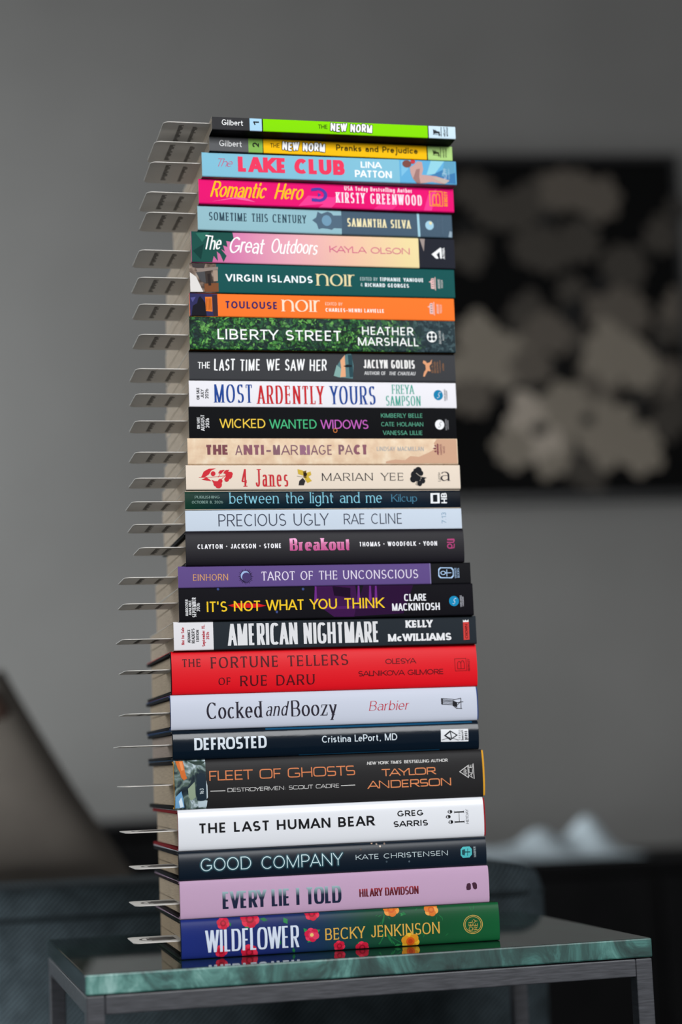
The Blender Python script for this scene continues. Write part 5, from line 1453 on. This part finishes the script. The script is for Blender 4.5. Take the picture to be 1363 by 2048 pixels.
  ('O', 'spine_art', 'c01c38', 135.38, -1.39, 2.59, 2.38, 0.0, 2.2, 0, 360),
  ('O', 'spine_art', 'd8304c', 132.77, -0.6, 2.58, 2.38, 0.0, 2.0, 0, 360),
  ('O', 'spine_art', 'c01c38', 132.15, 1.74, 2.58, 2.38, 0.0, 2.2, 0, 360),
  ('O', 'spine_art', 'd8304c', 134.14, 3.31, 2.59, 2.39, 0.0, 2.0, 0, 360),
  ('O', 'spine_art', 'c01c38', 136.76, 2.53, 2.59, 2.39, 0.0, 2.2, 0, 360),
  ('O', 'spine_art', '941428', 134.76, 0.96, 2.39, 2.29, 0.0, 3, 0, 360),
  ('O', 'spine_art', 'c01c38', 134.76, 0.96, 1.29, 1.24, 0.0, 3.4, 0, 360),
  ('P', 'spine_art', '2c8048', [(131.11, 2.98), (133.35, 3.08), (133.68, 5.21), (131.44, 5.11)], 1),
  ('O', 'spine_art', 'e09040', 161.01, 26.83, 3.07, 2.81, 0.0, 2.0, 0, 360),
  ('O', 'spine_art', 'd07028', 158.64, 24.96, 3.06, 2.8, 0.0, 2.2, 0, 360),
  ('O', 'spine_art', 'e09040', 155.55, 25.84, 3.05, 2.8, 0.0, 2.0, 0, 360),
  ('O', 'spine_art', 'd07028', 154.83, 28.58, 3.05, 2.8, 0.0, 2.2, 0, 360),
  ('O', 'spine_art', 'e09040', 157.2, 30.45, 3.06, 2.8, 0.0, 2.0, 0, 360),
  ('O', 'spine_art', 'd07028', 160.29, 29.58, 3.06, 2.81, 0.0, 2.2, 0, 360),
  ('O', 'spine_art', 'c85c20', 157.92, 27.71, 2.82, 2.69, 0.0, 3, 0, 360),
  ('O', 'spine_art', 'd07028', 157.92, 27.71, 1.53, 1.46, 0.0, 3.4, 0, 360),
  ('O', 'spine_art', 'e09a48', 191.47, 24.93, 2.74, 2.47, 0.0, 2.0, 0, 360),
  ('O', 'spine_art', 'd07028', 189.34, 23.29, 2.74, 2.47, 0.0, 2.2, 0, 360),
  ('O', 'spine_art', 'e09a48', 186.58, 24.07, 2.73, 2.47, 0.0, 2.0, 0, 360),
  ('O', 'spine_art', 'd07028', 185.95, 26.49, 2.73, 2.47, 0.0, 2.2, 0, 360),
  ('O', 'spine_art', 'e09a48', 188.07, 28.13, 2.74, 2.47, 0.0, 2.0, 0, 360),
  ('O', 'spine_art', 'd07028', 190.84, 27.36, 2.74, 2.48, 0.0, 2.2, 0, 360),
  ('O', 'spine_art', 'c05c20', 188.71, 25.71, 2.52, 2.37, 0.0, 3, 0, 360),
  ('O', 'spine_art', 'd07028', 188.71, 25.71, 1.37, 1.29, 0.0, 3.4, 0, 360),
  ('O', 'spine_art', 'e0b030', 175.16, 2.51, 3.5, 3.17, 0.0, 2.0, 0, 360),
  ('O', 'spine_art', 'd08a20', 172.45, 0.44, 3.49, 3.16, 0.0, 2.2, 0, 360),
  ('O', 'spine_art', 'e0b030', 168.93, 1.47, 3.48, 3.16, 0.0, 2.0, 0, 360),
  ('O', 'spine_art', 'd08a20', 168.12, 4.57, 3.48, 3.16, 0.0, 2.2, 0, 360),
  ('O', 'spine_art', 'e0b030', 170.82, 6.65, 3.49, 3.16, 0.0, 2.0, 0, 360),
  ('O', 'spine_art', 'd08a20', 174.34, 5.63, 3.5, 3.17, 0.0, 2.2, 0, 360),
  ('O', 'spine_art', 'c85418', 171.63, 3.54, 3.22, 3.04, 0.0, 3, 0, 360),
  ('O', 'spine_art', 'b03c14', 171.63, 3.54, 1.74, 1.64, 0.0, 3.4, 0, 360),
  ('P', 'spine_art', '1f6b3c', [(152.66, 24.07), (150.43, 20.15), (149.78, 15.73), (152.01, 19.63)], 1),
  ('P', 'spine_art', '1f6b3c', [(150.76, 24.16), (148.67, 23.69), (146.9, 22.54), (148.99, 23.02)], 1),
  ('P', 'spine_art', '1f6b3c', [(154.52, 22.76), (155.5, 21.27), (156.96, 20.2), (155.98, 21.68)], 1),
  ('P', 'spine_art', '1f6b3c', [(162.92, 24.77), (165.32, 23.6), (168.0, 23.29), (165.59, 24.47)], 1),
  ('P', 'spine_art', '1f6b3c', [(147.6, 24.32), (146.21, 24.01), (145.03, 23.24), (146.42, 23.56)], 1),
  ('P', 'spine_art', '1f6b3c', [(149.93, 19.35), (148.65, 18.07), (147.91, 16.43), (149.2, 17.71)], 1),
  ('P', 'spine_art', '1f6b3c', [(194.07, 21.98), (195.33, 20.08), (197.21, 18.71), (195.95, 20.61)], 1),
  ('P', 'spine_art', '1f6b3c', [(196.65, 20.6), (196.52, 18.69), (197.12, 16.86), (197.24, 18.77)], 1),
  ('P', 'spine_art', '1f6b3c', [(192.69, 20.81), (191.91, 19.05), (191.85, 17.14), (192.62, 18.9)], 1),
  ('P', 'spine_art', '1f6b3c', [(218.42, 27.02), (218.88, 24.63), (220.21, 22.54), (219.75, 24.93)], 1),
  ('P', 'spine_art', '1f6b3c', [(222.51, 27.46), (221.3, 25.43), (220.92, 23.13), (222.14, 25.16)], 1),
  ('P', 'spine_art', '1f6b3c', [(156.98, 5.63), (158.31, 2.8), (160.59, 0.57), (159.26, 3.4)], 1),
  ('P', 'spine_art', '1f6b3c', [(152.16, 11.96), (150.08, 8.67), (149.34, 4.88), (151.42, 8.16)], 1),
  ('P', 'spine_art', '1f6b3c', [(153.38, 10.68), (154.92, 5.92), (158.1, 1.93), (156.56, 6.7)], 1),
  ('P', 'spine_art', '1f6b3c', [(149.34, 4.88), (147.81, 3.98), (146.73, 2.63), (148.25, 3.52)], 1),
  ('P', 'spine_art', '1f6b3c', [(181.45, 5.41), (182.53, 7.07), (182.92, 9.0), (181.84, 7.33)], 1),
  ('P', 'spine_art', '1f6b3c', [(179.02, 9.22), (180.81, 8.18), (182.87, 7.78), (181.08, 8.83)], 1),
  ('P', 'spine_art', '1f6b3c', [(175.87, 25.35), (177.44, 26.29), (178.58, 27.69), (177.0, 26.75)], 1),
  ('P', 'spine_art', '1f6b3c', [(198.55, 5.64), (200.16, 6.56), (201.32, 7.96), (199.7, 7.03)], 1),
  ('L', 'spine_art', '1f6b3c', [(152.76, 26.5), (150.51, 18.11)], 0.5, 1),
  ('L', 'spine_art', '1f6b3c', [(152.16, 11.96), (147.98, 2.55)], 0.5, 1),
  ('L', 'spine_art', '1f6b3c', [(153.96, 9.44), (164.52, 2.76)], 0.5, 1),
  ('P', 'spine_art', '2c8048', [(164.73, 22.23), (167.02, 22.91), (167.44, 25.16), (165.15, 24.48)], 1),
  ('P', 'spine_art', '1f6b3c', [(169.29, 23.23), (167.82, 25.02), (165.48, 24.64), (166.95, 22.86)], 1),
  ('P', 'spine_art', '2c8048', [(159.32, 0.65), (162.16, -0.13), (164.47, 1.54), (161.62, 2.32)], 1),
  ('T', 'title_lettering', 'WILDFLOWER', 'condt', 'cdd6e6', 17.49, 4.28, 69.45, 15.8, 4, {}),
  ('T', 'author_lettering', 'BECKY JENKINSON', 'condserif2', 'cfa24a', 106.76, 8.05, 87.66, 8.51, 4, {}),
  ('O', 'publisher_emblem', 'c8a050', 220.64, 13.11, 7.59, 7.0, 0.93, 1, 0, 360),
  ('O', 'publisher_emblem', 'c8a050', 220.64, 13.11, 6.37, 5.87, 0.94, 1, 0, 360),
  ('R', 'publisher_emblem', 'DEL', 'sans', 'c8a050', 220.28, 8.8, 7.59, 3.12, 2, {}),
  ('R', 'publisher_emblem', 'REY', 'sans', 'c8a050', 224.11, 8.84, 8.1, 3.16, 2, {}),
 ]),
]


GROUP = 'books in the tall stack'
FOIL = {}


def profile(bk):
    """outer outline of the cover across the spine: list of (y, z, on_spine), bottom to top"""
    t, d = bk['t'] / 1000 - .0001, bk['d'] / 1000
    out = [(d, 0, 0)]
    if bk['kind'] == 'soft':
        r = bk['r'] / 1000
        for k in range(6):
            a = PI / 2 * k / 5
            out.append((r - r * math.sin(a), r - r * math.cos(a), 1))
        for k in range(6):
            a = PI / 2 * k / 5
            out.append((r - r * math.cos(a), t - r + r * math.sin(a), 1))
    else:
        bl = bk['b'] / 1000
        for k in range(19):
            a = -PI / 2 + PI * k / 18
            v = math.sin(a)
            out.append((bl * (1 - math.cos(a) ** .75 if abs(math.cos(a)) > 1e-6 else 1), t / 2 + t / 2 * v, 1))
    out.append((d, t, 0))
    return out


def build_book(bk, mark_label):
    t, d, L_ = bk['t'] / 1000 - .0001, bk['d'] / 1000, bk['L'] / 1000
    root = thing('book', bk['label'], 'book', (bk['x'] / 1000, bk['y'] / 1000, bk['z'] / 1000), math.radians(bk['yaw']), GROUP)
    rough = bk.get('rough', .5)
    hard = bk['kind'] == 'hard'
    prof = profile(bk)
    cth = .00045

    gloss = bk.get('gloss', .22 if rough < .32 else .08 if rough < .45 else .02)

    def spine_mat(c):
        if c == 'leaves':
            return leaves_mat()
        if c == 'weave':
            return weave_mat('cloth_cover', 'b090b0', 'dcb8ce', 900, .55, .08, .15)
        if c == 'painting':
            return noise_mat('ship_painting', 130, [(.3, '16202a'), (.42, '2c3a40'), (.5, '56685f'), (.58, '7f9092'), (.68, 'c2d2d8'), (.76, '2a3a48')], .5, .05, (1, 1, .7), 6, 0, 1.2)
        if c == 'street':
            return noise_mat('street_photo', 110, [(.32, '2a2422'), (.45, '54463e'), (.55, '7c6a5e'), (.66, 'a09488')], .5, .05, (1, 1, 1.6), 4)
        if c == 'kraft':
            return noise_mat('kraft_print', 120, [(.3, 'd4b496'), (.55, 'e0c6a8'), (.7, 'e6d2b8')], .5, .05)
        if c.startswith('grad'):
            return axis_ramp('printed_blend', bk['grads'][c], 0, rough, gloss)[0]
        return mat(c, rough, gloss)
    mats = [mat(bk['cover'], rough, gloss), mat(bk['cover'], .7, .05) if hard else mat('cfc8bc', .8, .2)]
    bands = bk['bands']
    us = [u / 1000 for u, _ in bands] + [L_]
    us[0] = 0
    for _, c in bands:
        mats.append(spine_mat(c))
    if bk.get('bump'):
        for m in mats[2:]:
            if m.name.endswith('_wavy'):
                continue
            m.name += '_wavy'
            nd, lk = m.node_tree.nodes, m.node_tree.links
            n = nd.new('ShaderNodeTexNoise')
            n.inputs['Scale'].default_value = 220
            n.inputs['Detail'].default_value = 3
            tc = nd.new('ShaderNodeTexCoord')
            mp = nd.new('ShaderNodeMapping')
            mp.inputs['Scale'].default_value = (.35, 1, 1)
            lk.new(tc.outputs['Object'], mp.inputs[0])
            lk.new(mp.outputs[0], n.inputs[0])
            bp = nd.new('ShaderNodeBump')
            bp.inputs['Strength'].default_value = .12
            bp.inputs['Distance'].default_value = .0004
            lk.new(n.outputs[0], bp.inputs['Height'])
            lk.new(bp.outputs[0], nd['Principled BSDF'].inputs['Normal'])
    # cover or jacket: outline swept along the spine, with its own thickness
    b = bmesh.new()
    inner = []
    for y, z, s in prof:
        inner.append((max(y, cth if not hard else y + cth) if s == 0 or not hard else y + cth, min(max(z, cth), t - cth)))
    O_ = [[b.verts.new((u, y, z)) for y, z, s in prof] for u in us]
    I_ = [[b.verts.new((u, y, z)) for y, z in inner] for u in us]
    n = len(prof)
    for k in range(len(us) - 1):
        for i in range(n - 1):
            f = b.faces.new((O_[k][i], O_[k][i + 1], O_[k + 1][i + 1], O_[k + 1][i]))
            f.material_index = 2 + k if prof[i][2] and prof[i + 1][2] else 0
            f.smooth = True
            f = b.faces.new((I_[k][i], I_[k + 1][i], I_[k + 1][i + 1], I_[k][i + 1]))
            f.material_index = 1
        for r_ in (0, n - 1):
            q = (O_[k][r_], O_[k + 1][r_], I_[k + 1][r_], I_[k][r_])
            f = b.faces.new(q)
            f.material_index = 1
    for k in (0, len(us) - 1):
        for i in range(n - 1):
            q = (O_[k][i], O_[k][i + 1], I_[k][i + 1], I_[k][i])
            f = b.faces.new(q if k else q[::-1])
            f.material_index = 1
    for ring in (O_[0], O_[-1]):
        for q0, q1 in zip(ring, ring[1:]):
            e = b.edges.get((q0, q1))
            if e:
                e.smooth = False
    cov = obj('dust_jacket' if hard else 'cover', b, mats, root)
    pm = page_mat('page_edges', bk['page'])
    mz = bk['mark_z'] / 1000
    gap = .00028
    if hard:
        el, er = bk['el'] / 1000, bk['er'] / 1000
        cm, sm = mat(bk['case'], .8, .03), mat(bk['cloth'], .7, .1)
        bd = .0024
        bl = bk['b'] / 1000
        for z0 in (cth + .0001, t - cth - .0001 - bd):
            board = box('board', (-el, L_ + er, .0085, d - .0008, z0, z0 + bd), cm, root, .0004)
        # cloth spine of the case, following the jacket's curve
        b = bmesh.new()
        sec = [(y + .0007, z) for y, z, s in prof if s]
        zlo, zhi = cth + .0002, t - cth - .0002
        sec = [(y, min(max(z, zlo), zhi)) for y, z in sec]
        sec2 = [(min(y + .0012, .0083), min(max(z, zlo + .0012), zhi - .0012)) for y, z in sec]
        sec = [(.0083, zlo)] + sec + [(.0083, zhi)]
        sec2 = [(.0083, zlo + .0012)] + sec2 + [(.0083, zhi - .0012)]
        rows = [[b.verts.new((u, y, z)) for y, z in s] for u in (-el, L_ + er) for s in (sec, sec2)]
        for i in range(len(sec) - 1):
            b.faces.new((rows[0][i], rows[0][i + 1], rows[2][i + 1], rows[2][i]))
            b.faces.new((rows[1][i], rows[3][i], rows[3][i + 1], rows[1][i + 1]))
            b.faces.new((rows[0][i], rows[1][i], rows[1][i + 1], rows[0][i + 1]))
            b.faces.new((rows[2][i], rows[2][i + 1], rows[3][i + 1], rows[3][i]))
        for i in (0, len(sec) - 1):
            b.faces.new((rows[0][i], rows[2][i], rows[3][i], rows[1][i]))
        obj('case_spine', b, sm, root)
        px0, px1, py0, py1, pz0, pz1 = .003, L_ - .003, bl + .0022, d - .004, cth + bd + .0002, t - cth - bd - .0002
        hb = bmesh.new()
        for x in (px0 - .0012, px1 - .0001):
            add_tube(hb, [(x + .0006, py0 + .0006, pz0 + .001), (x + .0006, py0, (pz0 + pz1) / 2), (x + .0006, py0 + .0006, pz1 - .001)], .0008, 6)
        obj('headband', hb, mat('8c8478', .8), root)
    else:
        px0, px1, py0, py1, pz0, pz1 = .0002, L_ - .0002, cth + .0002, d - .0003, cth + .00005, t - cth - .00005
    mz = min(max(mz, pz0 + .0015), pz1 - .0015)
    b = bmesh.new()
    rr = .0006 if not hard else .0018
    # a block of leaves whose spine-side corners follow the cover's curve
    for z0, z1 in ((pz0, mz - gap), (mz + gap, pz1)):
        pb = bmesh.new()
        add_box(pb, px0, px1, py0, py1, z0, z1)
        obj('page_block', pb, pm, root)
    b.free()

    # printing on the spine
    yz = [(z, y) for y, z, s in prof if s]

    def dep(v):
        if v <= yz[0][0]:
            return yz[0][1]
        for (z0, y0), (z1, y1) in zip(yz, yz[1:]):
            if v <= z1:
                return y0 + (y1 - y0) * ((v - z0) / (z1 - z0) if z1 > z0 else 0)
        return yz[-1][1]
    parts = {}
    for it in bk['items']:
        kind, part, ly = it[0], it[1], 1
        polys, lifts = [], None
        if kind in 'TR':
            _, _, text, style, col, u, v, wd, h, ly, ex = it
            S = STY[style]
            raw, lifts = letters(text, S, wd / h, ex.get('grow', 0), ex.get('track'))
            if kind == 'T':
                polys = [[(u + x * h, v + y * h) for x, y in p] for p in raw]
            else:
                polys = [[(u - y * -1 * -h, v + x * h) for x, y in p] for p in raw]
        elif kind == 'P':
            _, _, col, pts, ly = it
            polys = [pts]
        elif kind == 'O':
            _, _, col, cu_, cv_, rx, ry, rin, ly, a0, a1 = it
            nn = 28
            ang = [math.radians(a0 + (a1 - a0) * q / nn) for q in range(nn + 1)]
            if rin:
                polys = [[(cu_ + rx * k_ * math.cos(a), cv_ + ry * k_ * math.sin(a)) for a, k_ in ((p, 1), (q, 1), (q, rin), (p, rin))] for p, q in zip(ang, ang[1:])]
            else:
                polys = [[(cu_ + rx * math.cos(a), cv_ + ry * math.sin(a)) for a in ang[:-1]]]
        elif kind == 'L':
            _, _, col, pts, wl, ly = it
            for (x0, y0), (x1, y1) in zip(pts, pts[1:]):
                l = math.hypot(x1 - x0, y1 - y0) or 1e-6
                nx, ny = -(y1 - y0) / l * wl / 2, (x1 - x0) / l * wl / 2
                ex_, ey_ = (x1 - x0) / l * wl * .3, (y1 - y0) / l * wl * .3
                polys.append([(x0 + nx - ex_, y0 + ny - ey_), (x1 + nx + ex_, y1 + ny + ey_), (x1 - nx + ex_, y1 - ny + ey_), (x0 - nx - ex_, y0 - ny - ey_)])
        if polys:
            parts.setdefault(part, []).append((polys, col, ly, lifts))
    split = []
    for part, grp in parts.items():
        gapmax = 5 if part == 'spine_art' else 30 if part.endswith('lettering') else 99
        rows = sorted(((min(q[0] for p in g[0] for q in p), max(q[0] for p in g[0] for q in p), i) for i, g in enumerate(grp)))
        cur_, hi_ = [], None
        for lo, hi, i in rows:
            if hi_ is not None and lo > hi_ + gapmax:
                split.append((part, [grp[j] for j in sorted(cur_)]))
                cur_, hi_ = [], None
            cur_.append(i)
            hi_ = hi if hi_ is None else max(hi, hi_)
        split.append((part, [grp[j] for j in sorted(cur_)]))
    for part, grp in split:
        b = bmesh.new()
        lay = b.verts.layers.int.new('layer')
        ml, idx = [], {}
        for gi, (polys, col, ly, lifts) in enumerate(grp):
            if col not in idx:
                idx[col] = len(ml)
                if col.startswith('grad:'):
                    _, c0, c1 = col.split(':')
                    vs = [q[1] for p in polys for q in p]
                    lo, hi = min(vs), max(vs)
                    ml.append(axis_ramp('foil', [(lo, c0), (lo + .55 * (hi - lo), c0), (hi, c1)], 2, .3)[0])
                else:
                    ml.append(mat(col, min(rough + .05, .5), gloss * .8))
            for pi, p in enumerate(polys):
                vs = []
                lift = int(round(ly * 80)) + (lifts[pi] if lifts else 2 * (pi % 2)) + 3 * (gi % 12)
                for u, v in p:
                    q = b.verts.new((min(max(u / 1000, .0003), L_ - .0003), 0, min(max(v / 1000, .0002), t - .0002)))
                    q[lay] = lift
                    vs.append(q)
                try:
                    f = b.faces.new(vs)
                    f.material_index = idx[col]
                except ValueError:
                    pass
        b.normal_update()
        bmesh.ops.triangulate(b, faces=[f for f in b.faces if len(f.verts) > 4])
        for z, y in yz[1:-1]:
            bmesh.ops.bisect_plane(b, geom=b.verts[:] + b.edges[:] + b.faces[:], plane_co=(0, 0, z), plane_no=(0, 0, 1), dist=1e-7)
        for f in b.faces:
            ls = max(q[lay] for q in f.verts)
            for q in f.verts:
                if q[lay] == 0:
                    q[lay] = ls
        for q in b.verts:
            q.co.y = dep(q.co.z) - 1e-6 * max(q[lay], 40)
        b.normal_update()
        for f in b.faces:
            if f.normal.y > 0:
                f.normal_flip()
        o = obj(part, b, ml, root, hard)

    # bookmark: a card held between the leaves, sticking out at the head of the book
    mk = thing('bookmark', mark_label, 'bookmark', root.location, root.rotation_euler[2], 'card bookmarks in the stack')
    u0 = bk['mark_u'] / 1000
    y0, y1, r = .006, .056, .005
    th = .0005
    mm = mat('d4d0ca', .55, .2)
    b = bmesh.new()
    out = []
    for cx, cy, a0 in ((u0 + r, y0 + r, 180), (.085 - r, y0 + r, 270), (.085 - r, y1 - r, 0), (u0 + r, y1 - r, 90)):
        for k in range(7):
            a = math.radians(a0 + 15 * k)
            out.append((cx + r * math.cos(a), cy + r * math.sin(a)))
    lo = [b.verts.new((x, y, mz - th / 2)) for x, y in out]
    hi = [b.verts.new((x, y, mz + th / 2)) for x, y in out]
    b.faces.new(lo[::-1])
    b.faces.new(hi)
    for i in range(len(out)):
        j = (i + 1) % len(out)
        b.faces.new((lo[i], lo[j], hi[j], hi[i]))
    card = obj('card', b, mm, mk)
    ink = mat('4c4844', .6, .3)
    b = bmesh.new()
    rng = random.Random(11)
    zl = mz - th / 2 - .00004
    for row, (uu, ya, yb, hgt) in enumerate(((u0 + .0125, .012, .047, .0026), (-.0125, .014, .05, .0026))):
        y = ya
        while y < yb:
            wl = rng.uniform(.0009, .002)
            up = rng.choice((1, 1, 1.5))
            vs = [b.verts.new(q) for q in ((uu, y, zl), (uu + hgt * up, y, zl), (uu + hgt * up, y + wl, zl), (uu, y + wl, zl))]
            b.faces.new(vs)
            y += wl + .0006
    # ring and badge on the upper face
    zh = mz + th / 2 + .00004
    cx, cy = u0 + .021, .031
    for k in range(26):
        a, c = math.radians(50 + 10 * k), math.radians(60 + 10 * k)
        b.faces.new([b.verts.new((cx + rr_ * math.cos(q), cy + rr_ * 1.05 * math.sin(q), zh)) for q, rr_ in ((a, .0145), (c, .0145), (c, .0125), (a, .0125))])
    for x0, x1, ya, yb in ((cx - .006, cx + .012, .020, .042), (cx - .009, cx - .006, .024, .038)):
        b.faces.new([b.verts.new(q) for q in ((x0, ya, zh), (x1, ya, zh), (x1, yb, zh), (x0, yb, zh))])
    obj('printed_mark', b, ink, mk)


NAMES = ['the lime green comic', 'the yellow comic', 'the pale blue paperback', 'the hot pink paperback', 'the dusty blue and slate paperback', 'the pink and peach paperback', 'the teal green paperback', 'the orange paperback', 'the ivy-leaf paperback', 'the charcoal paperback with white brush capitals', 'the white paperback', 'the black paperback with neon words', 'the kraft cream paperback', 'the ivory paperback with the red sprig', 'the thin glossy navy paperback', 'the thin pale grey-blue paperback', 'the black hardback with the pink title', 'the purple paperback', 'the black paperback with yellow capitals', 'the black paperback with the white notice', 'the red hardback', 'the pale lavender grey hardback', 'the glossy dark navy hardback', 'the thick black hardback with orange lettering', 'the white hardback', 'the navy hardback with neon lettering', 'the pink cloth hardback', 'the flowered hardback at the bottom']
for bk, nm in zip(BOOKS, NAMES):
    build_book(bk, 'white card bookmark sticking out of ' + nm)
